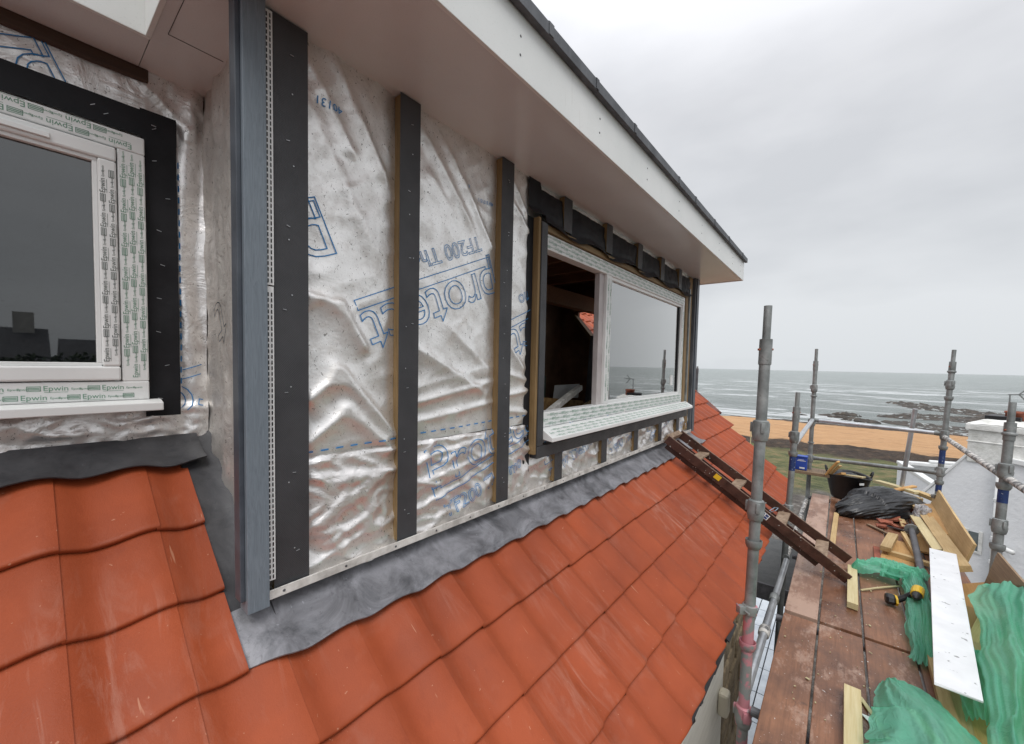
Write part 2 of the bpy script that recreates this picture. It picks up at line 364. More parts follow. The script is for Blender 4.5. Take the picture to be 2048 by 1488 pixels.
M['ladder_edge'] = simple("worn_ladder_edge", (.10,.05,.03), (.30,.20,.14), 30, .6, bs=.3)
M['tread'] = simple("worn_tread", (.16,.10,.06), (.36,.26,.18), 24, .7, bs=.4)
def net_mat():
    m, nt, b = base("green_sheeting", .32)
    n = noi(nt, 4, 5, .6); nt.links.new(ramp(nt, n, [(.3, (.15,.56,.38)), (.7, (.32,.76,.58))]), b.inputs['Base Color'])
    t = nt.nodes.new("ShaderNodeTexCoord"); br = nt.nodes.new("ShaderNodeTexChecker"); br.inputs['Scale'].default_value = 380; nt.links.new(t.outputs['Object'], br.inputs['Vector'])
    cr_ = noi(nt, 9, 3, .5, dist=2.5); rd = mathn(nt, 'ABSOLUTE', mathn(nt, 'SUBTRACT', cr_, .5)); rd = ramp(nt, rd, [(0, (1,)*3), (.05, (.25,)*3), (.2, (0,)*3)])
    nt.links.new(bump(nt, br.outputs[1], .12, .0008, bump(nt, rd, .35, .008)), b.inputs['Normal'])
    tl = nt.nodes.new("ShaderNodeBsdfTranslucent"); tl.inputs[0].default_value = (.28,.80,.56,1)
    tr = nt.nodes.new("ShaderNodeBsdfTransparent"); tr.inputs[0].default_value = (.55,.88,.75,1)
    a = nt.nodes.new("ShaderNodeMixShader"); a.inputs[0].default_value = .42; c = nt.nodes.new("ShaderNodeMixShader")
    nt.links.new(ramp(nt, n, [(.35, (.16,)*3), (.7, (.38,)*3)]), c.inputs[0])
    out = nt.nodes["Material Output"]
    nt.links.new(b.outputs[0], a.inputs[1]); nt.links.new(tl.outputs[0], a.inputs[2]); nt.links.new(a.outputs[0], c.inputs[1]); nt.links.new(tr.outputs[0], c.inputs[2]); nt.links.new(c.outputs[0], out.inputs[0])
    return m
M['net'] = net_mat()
M['bag'] = simple("black_bin_bag", (.012,.013,.014), (.022,.023,.026), 6, .30, bs=.25, bd=.01, bscale=20, rrange=.06)
M['clearbag'] = alpha_mix(simple("clear_bag_plastic", (.30,.30,.31), (.55,.55,.56), 10, .25, bs=.6, bd=.02, bscale=16), .25)
M['render'] = simple("white_roughcast", (.76,.775,.79), (.83,.84,.85), 2.2, .9, bs=.8, bd=.012, bscale=13)
M['render_chim'] = simple("stained_white_render", (.58,.58,.54), (.84,.84,.81), 5, .9, bs=.6, bd=.02, bscale=22)
M['cream'] = simple("cream_cladding", (.55,.53,.46), (.66,.64,.57), 5, .6, bs=.15, stretch=(1,1,14))
M['slate'] = simple("slate_grey", (.07,.075,.075), (.15,.155,.15), 9, .5, bs=.4)
M['red'] = simple("red_plastic", (.42,.02,.02), (.55,.04,.035), 4, .4, bs=.05)
M['yellow'] = simple("yellow_plastic", (.60,.36,.01), (.72,.46,.02), 5, .4, bs=.05)
M['whiteboard'] = simple("scuffed_white_panel", (.70,.71,.72), (.80,.81,.82), 6, .4, bs=.1, speck=(26,.685,(.30,.30,.30)))
M['terra'] = simple("broken_terracotta", (.20,.055,.03), (.36,.11,.06), 12, .75, bs=.3)
M['cable'] = simple("blue_string", (.25,.38,.50), (.40,.52,.62), 9, .6, bs=0)

# ---- text
def text_geo(body, size, outline=0, bevel=0, spacing=1.0):
    cu = bpy.data.curves.new("t", 'FONT'); cu.body = body; cu.size = size; cu.space_character = spacing; cu.resolution_u = 3
    if outline: cu.fill_mode = 'NONE'; cu.bevel_depth = outline; cu.bevel_resolution = 0; cu.resolution_u = 4
    ob = bpy.data.objects.new("t", cu); S.collection.objects.link(ob)
    dg = C.evaluated_depsgraph_get(); dg.update(); me = ob.evaluated_get(dg).to_mesh()
    vs = [v.co.copy() for v in me.vertices]; fs = [tuple(p.vertices) for p in me.polygons]
    ob.evaluated_get(dg).to_mesh_clear(); bpy.data.objects.remove(ob); bpy.data.curves.remove(cu)
    return vs, fs
def put(mb, geo, fn, m=0):
    n = len(mb.v)
    for v in geo[0]: mb.v.append(tuple(fn(v)))
    for f in geo[1]: mb.face([n+i for i in f], m)
def polyline_geo(pts, r, closed=True):
    """thin flat stroke around a list of 2d points"""
    vs = []; fs = []
    n = len(pts)
    for i in range(n if closed else n-1):
        a = Vector((*pts[i], 0)); b = Vector((*pts[(i+1) % n], 0)); d = (b-a)
        if d.length < 1e-6: continue
        seg = max(1, int(d.length/.02)); d.normalize(); p = Vector((-d.y, d.x, 0))*r
        a2 = a-d*r; b2 = b+d*r
        for k in range(seg):
            q0 = a2.lerp(b2, k/seg); q1 = a2.lerp(b2, (k+1)/seg); c = len(vs)
            vs += [q0-p, q1-p, q1+p, q0+p]; fs.append((c, c+1, c+2, c+3))
    return vs, fs

# ================================================================= SETTING
def gz(x, y):
    prof = [(-400,-4.6),(18,-4.75),(26,-5.9),(34,-6.5),(42,-6.95),(45,-6.9),(47.5,-6.85),(50,-7.15),(62,-7.6),(74,-7.93),(79,-8.05),(95,-9),(400,-30)]
    for (a, za), (b, zb) in zip(prof, prof[1:]):
        if x <= b: t = (x-a)/(b-a); return za+(zb-za)*t
    return -30
gm, nt, b = base("shore_ground", .9)
t = nt.nodes.new("ShaderNodeTexCoord"); sp = nt.nodes.new("ShaderNodeSeparateXYZ"); nt.links.new(t.outputs['Object'], sp.inputs[0])
wob = noi(nt, .16, 6, .65, stretch=(1, .7, 1)); wob2 = noi(nt, .9, 6, .7)
xx = mathn(nt, 'ADD', sp.outputs[0], mathn(nt, 'MULTIPLY', mathn(nt, 'SUBTRACT', wob, .5), 9))
xx = mathn(nt, 'ADD', xx, mathn(nt, 'MULTIPLY', mathn(nt, 'SUBTRACT', wob2, .5), 3.5))
u = mathn(nt, 'DIVIDE', xx, 100)
grass = ramp(nt, noi(nt, .9, 7, .72), [(.35, (.04,.055,.018)), (.48, (.13,.14,.05)), (.58, (.20,.17,.075)), (.68, (.36,.22,.11))])
weed = ramp(nt, noi(nt, 1.6, 7, .75), [(.38, (.022,.014,.009)), (.6, (.075,.048,.030)), (.72, (.22,.14,.08))])
sand = ramp(nt, noi(nt, .8, 9, .75, stretch=(1.6, .35, 1)), [(.32, (.42,.23,.10)), (.5, (.54,.31,.15)), (.7, (.64,.40,.21))])
wetrock = ramp(nt, noi(nt, 2.0, 6, .7), [(.4, (.035,.025,.018)), (.65, (.10,.075,.055))])
far = ramp(nt, u, [(.418, (0,0,0)), (.428, (1,1,1))]); c1 = mixc(nt, far, grass, weed)
c2 = mixc(nt, ramp(nt, u, [(.482, (0,0,0)), (.49, (1,1,1))]), c1, sand)
c3 = mixc(nt, ramp(nt, u, [(.752, (0,0,0)), (.765, (1,1,1))]), c2, wetrock)
lit = noi(nt, .7, 6, .7, stretch=(1.6, .35, 1)); c3 = mixc(nt, mathn(nt, 'MULTIPLY', ramp(nt, lit, [(.60, (0,0,0)), (.66, (.8,)*3)]), ramp(nt, u, [(.48, (0,0,0)), (.5, (1,1,1))])), c3, (.10,.065,.04))
near = ramp(nt, u, [(.20, (0,0,0)), (.225, (1,1,1))]); c4 = mixc(nt, near, ramp(nt, noi(nt, 3, 7, .75), [(.38, (.07,.06,.052)), (.55, (.17,.15,.13)), (.68, (.42,.40,.37))]), c3)
nt.links.new(c4, b.inputs['Base Color']); nt.links.new(bump(nt, noi(nt, 1.6, 8, .75), 1, .35), b.inputs['Normal'])
g = MB()
def gfn(a, c):
    x = -300+ (a**.6)*0 + a*440; 
    x = -300 + 318*min(a/.12, 1) + max(0, (a-.12)/.88)*200
    y = (c-.5); y = y*60 + (y**3)*2400
    z = gz(x, y)
    if x > 20: z += noise.fractal(Vector((x*.35, y*.35, 1)), .8, 2, 5)*.22*(1 if x < 50 else .25)
    return (x, y, z)
g.grid(gfn, 300, 160).build("ground", gm, kind="structure", smooth=True)

sm, nt, b = base("sea_water", .3, 0, .4)
n1 = noi(nt, .16, 9, .78, stretch=(2.6, .6, 1)); n2 = noi(nt, .012, 4, .6, stretch=(1.5, .5, 1))
col = ramp(nt, n1, [(.36, (.12,.145,.135)), (.60, (.30,.335,.32))]); col = mixc(nt, ramp(nt, n2, [(.4, (0,0,0)), (.6, (.6,)*3)]), col, (.24,.275,.265))
t = nt.nodes.new("ShaderNodeTexCoord"); sp = nt.nodes.new("ShaderNodeSeparateXYZ"); nt.links.new(t.outputs['Object'], sp.inputs[0])
fo = noi(nt, .045, 9, .72, stretch=(4.2, .6, 1), dist=.9); fo2 = noi(nt, .35, 6, .7, stretch=(1.6, .6, 1))
# breakers roll in bands parallel to the shore
xw = mathn(nt, 'ADD', sp.outputs[0], mathn(nt, 'MULTIPLY', mathn(nt, 'SUBTRACT', noi(nt, .018, 5, .6), .5), 120))
band = mathn(nt, 'SINE', mathn(nt, 'MULTIPLY', xw, .15))
bandm = ramp(nt, band, [(.35, (0,0,0)), (.95, (.09,)*3)])
fsum = mathn(nt, 'ADD', mathn(nt, 'ADD', mathn(nt, 'MULTIPLY', fo, 1.12), bandm), mathn(nt, 'MULTIPLY', mathn(nt, 'SUBTRACT', fo2, .5), .32))
ux = mathn(nt, 'DIVIDE', sp.outputs[0], 1000)
zone = ramp(nt, ux, [(.078, (.10,)*3), (.10, (.085,)*3), (.16, (.10,)*3), (.24, (.115,)*3), (.36, (.04,)*3), (.8, (.0,)*3)])
fsum = mathn(nt, 'ADD', fsum, zone)
fm = ramp(nt, fsum, [(.715, (0,0,0)), (.80, (1,1,1))])
col = mixc(nt, fm, col, (.72,.75,.75)); nt.links.new(col, b.inputs['Base Color'])
nt.links.new(mixc(nt, fm, (.28,)*3, (.8,)*3), b.inputs['Roughness'])
nt.links.new(bump(nt, noi(nt, 1.1, 6, .7, stretch=(1.5, .6, 1)), .7, .25, bump(nt, n1, 1, 1.6)), b.inputs['Normal'])
g = MB()
def sfn(a, c):
    x = 60 + (a**3)*9000; y = (c-.5)*2; y = y*120 + y**5*9000
    z = -8.02 + (.10*noise.noise(Vector((x*.12, y*.04, 3))) if x < 400 else 0)
    return (x, y, z)
g.grid(sfn, 220, 160).build("sea", sm, kind="structure", smooth=True)

# reef and skerry rocks
rm = simple("wet_reef_rock", (.022,.018,.014), (.085,.068,.052), .9, .6, bs=1, bd=.3, bscale=2.5, speck=(1.1,.60,(.30,.32,.31)))
def reef(name, pts, seed, hgt):
    mb = MB(); k = len(pts)-1
    def fn(a, c):
        i = min(int(a*k), k-1); f = a*k-i; p0, p1 = pts[i], pts[i+1]
        x = p0[0]+(p1[0]-p0[0])*f; y = p0[1]+(p1[1]-p0[1])*f; w = p0[2]+(p1[2]-p0[2])*f
        d = Vector((p1[0]-p0[0], p1[1]-p0[1])).normalized(); q = (c-.5)*2
        x += -d.y*w*q; y += d.x*w*q
        e_ = max(0, 1-q*q)**.7*min(1, a*12, (1-a)*12)
        z = -8.45 + e_*(.45+hgt) + e_*hgt*1.6*noise.fractal(Vector((x*.35+seed, y*.35, 0)), .8, 2, 6) - (0 if e_ > .02 else .4)
        return (x, y, z)
    mb.grid(fn, 120, 26); return mb.build(name, rm, kind="structure")
reef("reef", [(96,-5.5,1.5),(100,-9,4),(103,-14,7),(104,-20,8),(103,-28,9),(100,-40,9)], 3, .35)
reef("reef", [(146,-10.8,2),(140,-13,5),(129,-16.5,6),(118,-22,5),(114,-30,5),(112,-42,6)], 9, .4)
reef("reef", [(88,-4.5,1),(87,-8,4),(84,-13,8),(82,-20,9),(80,-30,10)], 21, .22)
for i, (x, y, r) in enumerate([(91,1.6,.9),(89,.2,1.1),(86,-2.0,1.3),(84.5,-3.6,1.1),(95,-.9,1.4),(88.5,5.2,.6),(86,-.9,.7)]):
    mb = MB()
    def fn(a, c, x=x, y=y, r=r, i=i):
        th = a*2*pi; ph = c*pi/2; rr = r*(1+.35*noise.noise(Vector((cos(th)*1.4+i*7, sin(th)*1.4, ph))))
        return (x+cos(th)*cos(ph)*rr*.7, y+sin(th)*cos(ph)*rr*1.5, -8.15+sin(ph)*rr*.5)
    mb.grid(fn, 20, 8); o = mb.build("shore_rock", rm, smooth=True)
    tag(o, ["small dark rock farthest out of the shoreline rocks","round dark rock standing in the shallows","dark rock at the sand's edge by the reef","broad low dark rock touching the reef","large dark rock out in the water by the reef","tiny dark rock off the left sand","small dark rock at the water's edge"][i], "rock", "dark rocks along the waterline")

# ================================================================= HOUSE
house = thing("house", "dormer house under construction with silver wrapped walls and new orange tiled roof", "house", (0, 1.35, -4.7))
TW = .2075; X0 = .464; GA = .2525; S0 = .406
def prof(t):
    A = .0265
    if t < .36: return A*(.5+.5*cos(pi*(t+.03)/.39))
    if t < .955: return A*(.5-.5*cos(pi*(t-.36)/.595))
    return A
def wave(x):
    t = ((x-X0)/TW) % 1.0
    return prof(t)
mb = MB()
def xend(s): return 6.30 + .36*max(0, 1.1-s)
def tile(mb, i, j, xmax=99, xmin=-99):
    x0 = X0+i*TW; se = S0+j*GA + random.uniform(-.0022, .0022); ss = se-GA-.05
    dz = random.uniform(-.0012, .0012); skew = random.uniform(-.0018, .0018)
    NT = 14; ts = [k/NT*1.035 for k in range(NT+1)]
    rows = [(ss, -.006), (se-GA-.003, .0), (se-GA+.004, .001), (se-GA*.5, .009), (se-.016, .0205), (se-.006, .0200), (se-.0015, .0172), (se, .013), (se-.001, .004), (se-.012, .0)]
    k0 = len(mb.v)
    for ri, (s, lift) in enumerate(rows):
        for t in ts:
            x = x0+t*TW
            x = max(min(x, xmax-(.017 if (ri <= 1 and xmax < 1) else 0)), xmin)
            tt = (x-x0)/TW
            h = prof(max(0, tt))
            if tt > 1.0: h = .0265 - (tt-1)*.05
            
            seam = .0030 if tt > .9 else (.0030*max(0, (tt-.6)/.3) if tt > .6 else -.0005)
            s2 = s + (skew*(tt-.5)*2 if ri > 0 else 0)
            mb.v.append(tuple(roofP(x, s2, h+lift+seam+dz)))
    n = NT+1
    for r in range(len(rows)-1):
        for a in range(NT): q = k0+r*n+a; mb.face((q, q+1, q+n+1, q+n))
    # side lip along the right edge
    k1 = len(mb.v)
    for ri, (s, lift) in enumerate(rows[:7]):
        v = Vector(mb.v[k0+ri*n+NT]); mb.v.append(tuple(v - RN*(.024 if xmax < 1 else .006))); 
    for r in range(6): mb.face((k0+r*n+NT, k1+r, k1+r+1, k0+(r+1)*n+NT))
for j in range(-16, 4):
    se = S0+j*GA
    for i in range(-14, 34):
        x0 = X0+i*TW
        if j >= 0:
            if x0 > xend(se-.12)-.02: continue
            tile(mb, i, j, xmax=xend(se-.12))
        else:
            if x0 < .30 and j >= -3: tile(mb, i, j, xmax=.378)
            elif x0+TW > 4.93 and x0 < xend(se-.12)-.02:
                tile(mb, i, j, xmin=4.96 if j < -1 or True else -9, xmax=xend(se-.12))
# verge edge of far slope
roof = mb.build("roof_tiles", M['tile'], house, smooth=True)
bpy.context.view_layer.update()
md = roof.modifiers.new("es", 'EDGE_SPLIT'); md.split_angle = radians(50)
# under-roof deck (keeps light out) and verge/eaves trims
mb = MB()
mb.prism([roofP(-3, .10, -.035), roofP(6.28, .10, -.035), roofP(6.28, 1.10, -.035), roofP(-3, 1.10, -.035)], RN*-.05)
mb.prism([roofP(-3, -3.2, -.03), roofP(.39, -3.2, -.03), roofP(.39, .10, -.035), roofP(-3, .10, -.035)], RN*-.05)
mb.prism([roofP(4.95, -3.2, -.03), roofP(6.60, -3.2, -.03), roofP(6.30, .10, -.035), roofP(4.95, .10, -.035)], RN*-.05)
mb.build("roof_underlay", M['dark'], house)
mb = MB().prism([roofP(6.60, -2.2, .0), roofP(7.35, -2.0, .0), roofP(7.05, -.12, .0), roofP(6.70, -.30, .0)], RN*-.04)
mb.build("old_roof_slope", M['tile_old'], house, label="dark weathered old tiles beyond the new verge")
# black eaves tray pieces sticking out under the tile edge
for i, (x, w) in enumerate([(1.90,.10),(2.06,.13),(2.30,.12),(2.60,.10)]):
    mb = MB(); mb.obox(roofP(x, 1.165, -.030), Vector((1,0,0)), TP, RN, w, .028+.004*i, .004); mb.tube(roofP(x-w, 1.18, -.045), roofP(x-w+.05, 1.19, -.05), .018)
    mb.build("eaves_tray", M['black'], house, bevel=.002)

# lead aprons (wave follows tiles)
def apron(xa, xb, sa, sb, nx, name, mat, tail=.012, fade=.4, lab=None):
    mb = MB()
    def fn(a, c):
        x = xa+(xb-xa)*a; s = sa+(sb-sa)*c + (noise.noise(Vector((x*5, 2, 0)))*.006*c) + (.003*sin((x-X0)/TW*2*pi)*c) - (.030*c*max(0, 1-(x-.372)/.10) if xb > 2 else 0)
        w = max(0, (c-.25)/.75)**1.4
        h = (wave(x)*.84+.035)*w + (1-w)*.022; lf = max(0, min(1, (x-.375)/.09)) if xb > 2 else 1; h = h*(.25+.75*lf) + noise.fractal(Vector((x*6, s*9, 4)), .8, 2, 3)*.002
        return roofP(x, s, h)
    mb.grid(fn, nx, 14)
    def fn2(a, c):
        v = Vector(fn(a, 1)); return v - RN*.004*c + TP*(.0015*c)
    mb.grid(fn2, nx, 1)
    return mb.build(name, mat, house, smooth=True, **({'label': lab} if lab else {}))
apron(.372, 5.02, -.03, .172, 420, "lead_flashing", M['lead'], lab="wide mottled grey lead apron below the dormer wall")
apron(-1.6, .43, -.755, -.600, 160, "lead_flashing", M['lead_dark'], fade=.3, lab="black lead apron under the left window")
# side gutter of lead running up the return wall
mb = MB(); mb.grid(lambda a, c: roofP(.365+.115*a, -.80+.86*c, .004+.02*(a**3)+.003*noise.noise(Vector((a*4, c*9, 0)))), 8, 60)
mb.build("valley_flashing", M['lead_dark'], house, smooth=True)
mb = MB(); mb.grid(lambda a, c: roofP(4.90+.16*a, -.80+.86*c, .004+.03*a), 8, 40); mb.build("valley_flashing", M['lead_dark'], house, smooth=True)

# ---- membrane wall
def seg_fold(x, z, ax, az, bx, bz, w, h):
    dx, dz = bx-ax, bz-az; l2 = dx*dx+dz*dz; t = ((x-ax)*dx+(z-az)*dz)/l2
    if t < -.25 or t > 1.25: return 0
    d = ((x-ax)*dz-(z-az)*dx)/sqrt(l2)
    if abs(d) > 4*w: return 0
    tap = max(0, min(1, (t+.25)/.3))*max(0, min(1, (1.25-t)/.3)); tap = tap*tap*(3-2*tap)
    k = d/w
    return h*tap*(exp(-abs(k)**1.25*1.3) if k < 0 else exp(-abs(k)**1.4*.6))
folds = [(.59,.21,.70,.19,.022,.018),(.70,.19,.79,.05,.022,.018),(.59,-.13,.70,-.04,.025,.020),(.70,-.04,.93,-.29,.028,.022),(.59,-.27,.72,-.17,.022,.016),(.72,-.17,.90,-.33,.025,.016),
 (.60,.94,.74,.72,.018,.012),(.67,1.0,.87,.68,.020,.012),(.60,.80,.80,.45,.03,.008),(1.03,.94,1.28,.66,.022,.013),(1.16,.92,1.45,.58,.020,.012),(1.1,.75,1.35,.50,.03,.006),
 (1.04,.05,1.40,-.13,.024,.016),(1.04,-.10,1.42,-.02,.03,.008),(1.04,-.16,1.45,-.09,.018,.013),(1.04,-.24,1.47,-.19,.016,.012),(1.2,.15,1.45,-.02,.03,.01),
 (1.59,.95,1.72,.80,.016,.014),(1.59,.85,1.74,.72,.014,.010),(1.60,.10,1.72,-.02,.02,.012),(1.60,-.05,1.75,-.08,.016,.012),(1.6,-.16,1.76,-.14,.014,.012),(1.6,-.24,1.76,-.26,.014,.012),
 (.58,-.385,.90,-.41,.012,.009),(.60,-.55,.82,-.44,.016,.012),(.66,-.62,.82,-.55,.014,.010),(.60,-.68,.82,-.61,.014,.012),(1.04,-.40,1.4,-.36,.012,.010),(1.05,-.50,1.45,-.44,.012,.008),(1.05,-.60,1.3,-.54,.014,.01)]
bat = [(.476,.574),(.915,1.0),(1.492,1.576),(1.80,1.87)]
def wallH(x, z):
    h = 0
    for f in folds: h += seg_fold(x, z, *f)
    # billow between battens
    for (a, b_), (c, d) in zip(bat, bat[1:]):
        if b_ < x < c: t = (x-b_)/(c-b_); h += .012*(4*t*(1-t))**.6
    amp = .004 if z > -.33 else .007
    h += amp*noise.fractal(Vector((x*4+z*1.5, z*2.2, 5)), .7, 2, 4)
    r = abs(noise.noise(Vector((x*6-z*2, z*7, 9)))); h += (.004 if z > -.33 else .013)*(1-min(1, r*3))
    if z < -.33:
        r = abs(noise.noise(Vector((x*9+3+z*5, z*12, 2)))); h += .006*(1-min(1, r*4))+.002; r = abs(noise.noise(Vector((x*26, z*19+x*9, 6)))); h += .0022*(1-min(1, r*3))
    return max(-.006, min(h, .034))
YW = 1.352
mb = MB()
xa, xb, za, zb = .46, 4.90, -.735, 1.0
def fn(a, c): x = xa+(xb-xa)*a; z = za+(zb-za)*c; return (x, YW-wallH(x, z), z)
def keep(a, c): x = xa+(xb-xa)*a; z = za+(zb-za)*c; return z > -.325 and not (1.84 < x < 4.56 and -.40 < z < .80)
mb.grid(fn, 560, 220, 0, keep); memb = mb.build("wall_membrane", M['silver'], house, smooth=True)
mb = MB()
def fnl(a, c):
    x = xa+(xb-xa)*a; zt = -.322+.006*sin(x*3)+.006*noise.noise(Vector((x*9,0,0))); z = za+(zt-za)*c; y = YW-wallH(x, z)-.004
    if x > 1.9: y -= .012*noise.noise(Vector((x*18, z*5, 0)))
    return (x, y, z)
mb.grid(fnl, 560, 56); mb.build("lower_wall_membrane", M['foil'], house, smooth=True, label="crinkled shiny foil membrane along the wall foot")

# printing on the membrane
pg = text_geo("protect", .235, outline=.0016, spacing=.97)
pg2 = text_geo("TF200 Thermo", .084, outline=.0011)
pgP = text_geo("Protect", .235, outline=.0016, spacing=.97)
pwx = max(v.x for v in pg[0]); PS = .775/pwx
bar = polyline_geo([(.02,-.045),(pwx*1.0,-.045),(pwx*1.0,-.012),(.055,-.012),(.055,.0),(.02,.0)], .0015)
def onwall(x, z, off=.0022): return (x, YW-wallH(x, z)-off, z)
mb = MB()
def stamp(geo, ox, oz, ang, lo=False, sc=1, dx=0, dy=0):
    ca, sa = cos(ang), sin(ang); sc = sc*(PS if not lo else .775/.86/pwx*.98)
    def f(v):
        X = (v.x+dx)*sc; Y = (v.y+dy)*sc; x = ox+X*ca-Y*sa; z = oz+X*sa+Y*ca
        q = onwall(min(max(x, .47), 4.88), z, .0026+(.0045 if lo else 0)); return (q[0], q[1]-v.z*.3, q[2])
    # drop faces that would leave the sheet
    vs = []
    n = len(mb.v); pts = [f(v) for v in geo[0]]
    mb.v += pts
    for fc in geo[1]:
        c = [pts[i] for i in fc]; cx_ = sum(p[0] for p in c)/len(c); cz = sum(p[2] for p in c)/len(c)
        if cx_ < .575 or cx_ > 4.86: continue
        if lo and not (-.72 < cz < -.335): continue
        if geo is pg2 and not lo and ox < 1.6 and cx_ < .925: continue
        if not lo and (cz < -.315 or (cx_ > 1.79 and -.5 < cz < .82)): continue
        mb.face([n+i for i in fc])
for k in (-1, 0, 1, 2):
    ox = 1.480+.828*k
    if k < 2:
        stamp(pg, ox, .475, pi+radians(23.5)); stamp(bar, ox, .475, pi+radians(23.5)); stamp(pg2, ox, .475, pi+radians(23.5), dx=.05, dy=-.135)
for k in range(0, 5):
    ox = 1.085+.828*k
    stamp(pgP, ox, -.545, radians(14), True, .86); stamp(bar, ox, -.545, radians(14), True, .86); stamp(pg2, ox, -.545, radians(14), True, .86, dx=.05, dy=-.145)
MBjoin(memb, mb, M['ink_b'])
mb = MB(); dsh = mb
x = .58
while x < 1.78:                                            # dashed lap line
    if not any(a < x < b_ for a, b_ in bat):
        z0 = -.305+.02*(x-.58); n = len(mb.v)
        for q in ((x, z0), (x+.026, z0+.0008), (x+.026, z0+.0058), (x, z0+.005)): mb.v.append(onwall(q[0], q[1], .003))
        mb.face((n, n+1, n+2, n+3))
    x += .052
for txt, ox, oz, sz, mir in (("40131", .705, .842, .036, pi-radians(2)), ("8", 1.30, .80, .022, pi), ("40131710 1", 1.468, .775, .024, pi+radians(6))):
    put(mb, text_geo(txt, sz), lambda v, ox=ox, oz=oz, a=mir: onwall(ox+v.x*cos(a)-v.y*sin(a), oz+v.x*sin(a)+v.y*cos(a), .003))
MBjoin(memb, mb, M['ink_b'])

# ---- battens with rubber strips
def batten(x0, x1, z0, z1, y0=1.310, strip=True, side=.0):
    bt = MB().box(x0+.004, x1-.002, y0, YW-.001, z0, z1).build("batten", M['wood'], house, bevel=.002)
    if strip:
        mb = MB(); mb.grid(lambda a, c: (x0-.002+(x1-x0+.008)*a, y0-.003-.0012*noise.noise(Vector((a*3, c*7, x0))), z0-.004+(z1-z0+.004)*c), 6, 60)
        mb.grid(lambda a, c: (x1+.006, y0-.003+a*.02, z0-.004+(z1-z0+.004)*c), 1, 10)
        st = mb.build("rubber_strip", M['epdm'], bt if False else house, smooth=True)
        nb = MB()
        z = z0+.12
        while z < z1-.05:
            nb.lathe(((x0+x1)/2+random.uniform(-.02,.02), y0-.0045, z), (0,-1,0), [(.0024, 0), (.002, .0010), (0.0001, .0013)], 8); z += random.uniform(.16, .30)
        if z1-z0 > .5: MBjoin(st, nb, M['alu'])
    return bt
batten(.478, .574, -.71, .995)
batten(.915, 1.0, -.70, .995)
batten(1.492, 1.576, -.695, .995)
for x in (2.02, 2.63, 3.215, 3.79, 4.32): batten(x, x+.078, -.70, -.515, 1.312)
for x in (2.055, 2.61, 3.17, 3.70, 4.22): batten(x, x+.085, .80, .995, 1.312)
# window surround packers
sur = MB().box(1.792, 1.812, 1.30, YW, -.50, .80).build("packer", M['wood'], house, bevel=.002)
MB().box(1.812, 1.868, 1.292, 1.345, -.455, .78).build("surround_strip", M['epdm'], house, bevel=.003)
MB().box(1.812, 4.62, 1.292, 1.345, -.525, -.457).build("surround_strip", M['epdm'], house, bevel=.003)
MB().box(1.74, 1.80, 1.337, 1.342, -.60, .80).build("surround_strip", M['tape'], house, bevel=.002)
MB().box(1.872, 4.55, 1.306, 1.345, .745, .782).build("packer", M['woodx'], house, bevel=.003)
# black membrane above the window, sagging puffs
mb = MB()
def fnb(a, c):
    x = 1.735+(4.68-1.735)*a; zbot = .80 + .016*sin(x*11)+.010*noise.noise(Vector((x*7, 0, 0)))
    z = zbot-.035*(x > 1.84)+(1.0-zbot)*c
    bs = [1.82, 2.10, 2.65, 3.21, 3.74, 4.26, 4.68]; y = 1.33
    for p, q in zip(bs, bs[1:]):
        if p <= x <= q: t = (x-p)/(q-p); y = 1.322-.0*t+.006-.026*(4*t*(1-t))*max(0, (1-abs(c-.35)*1.5)) + .008*noise.fractal(Vector((x*9, z*9, 0)), .8, 2, 3)
    if c < .22: y -= .035*(1-c/.22)
    return (x, y, z)
mb.grid(fnb, 260, 26); mb.build("black_head_membrane", M['tape'], house, smooth=True)

# ---- corner post and vent strip
MB().box(.398, .456, 1.284, 1.345, -.735, .999).build("corner_trim", M['clad'], house, bevel=.002, label="blue grey embossed corner trim of the dormer")
MB().box(.385, .398, 1.30, 1.345, -.70, .999).build("corner_trim", M['trimdark'], house, bevel=.002, label="dark flange behind the corner trim")
mb = MB(); hole = MB()
zb_ = [-.66, .215, .975]
for q, (z0, z1) in enumerate(((-.665, .212), (.216, .985))):
    mb.box(.4565, .4775+.0005*q, 1.300-.001*q, 1.304, z0, z1)
    z = z0+.006
    while z < z1-.016:
        for xx_ in (.4605, .4695): hole.quad((xx_, 1.2984-.001*q, z), (xx_+.0034, 1.2984-.001*q, z), (xx_+.0034, 1.2984-.001*q, z+.0115), (xx_, 1.2984-.001*q, z+.0115))
        z += .0165
vs_ = mb.build("vent_strip", M['pvc'], house); MBjoin(vs_, hole, M['black'])
# bottom rail
mb = MB(); mb.box(.456, 4.90, 1.296, 1.301, -.722, -.694); mb.box(.456, 4.90, 1.301, 1.350, -.7240, -.7190)
rl = mb.build("base_rail", M['pvc_dirty'], house, bevel=.001)
mb = MB()
for k in range(22): mb.lathe((.50+.2*k, 1.2958, -.708), (0,-1,0), [(.0045, 0), (.0035, .002), (.0001, .0022)], 10)
MBjoin(rl, mb, M['tube_dark'])
# right end timbers and corner
MB().box(4.50, 4.575, 1.315, 1.36, -.45, .79).build("packer", M['wood'], house, bevel=.003)
MB().box(4.60, 4.63, 1.305, 1.36, -.50, .85).build("steel_angle", M['galv'], house, bevel=.002)
MB().box(4.65, 4.75, 1.325, 1.36, -.69, .99).build("packer", M['wood'], house, bevel=.003)
MB().box(4.82, 4.90, 1.29, 1.37, -.72, .998).build("corner_trim", M['trimdark'], house, bevel=.003, label="dark far corner trim of the dormer")
MB().box(4.78, 4.815, 1.30, 1.36, -.70, .998).build("corner_trim", M['felt'], house, bevel=.003, label="grey strip beside the far corner trim")

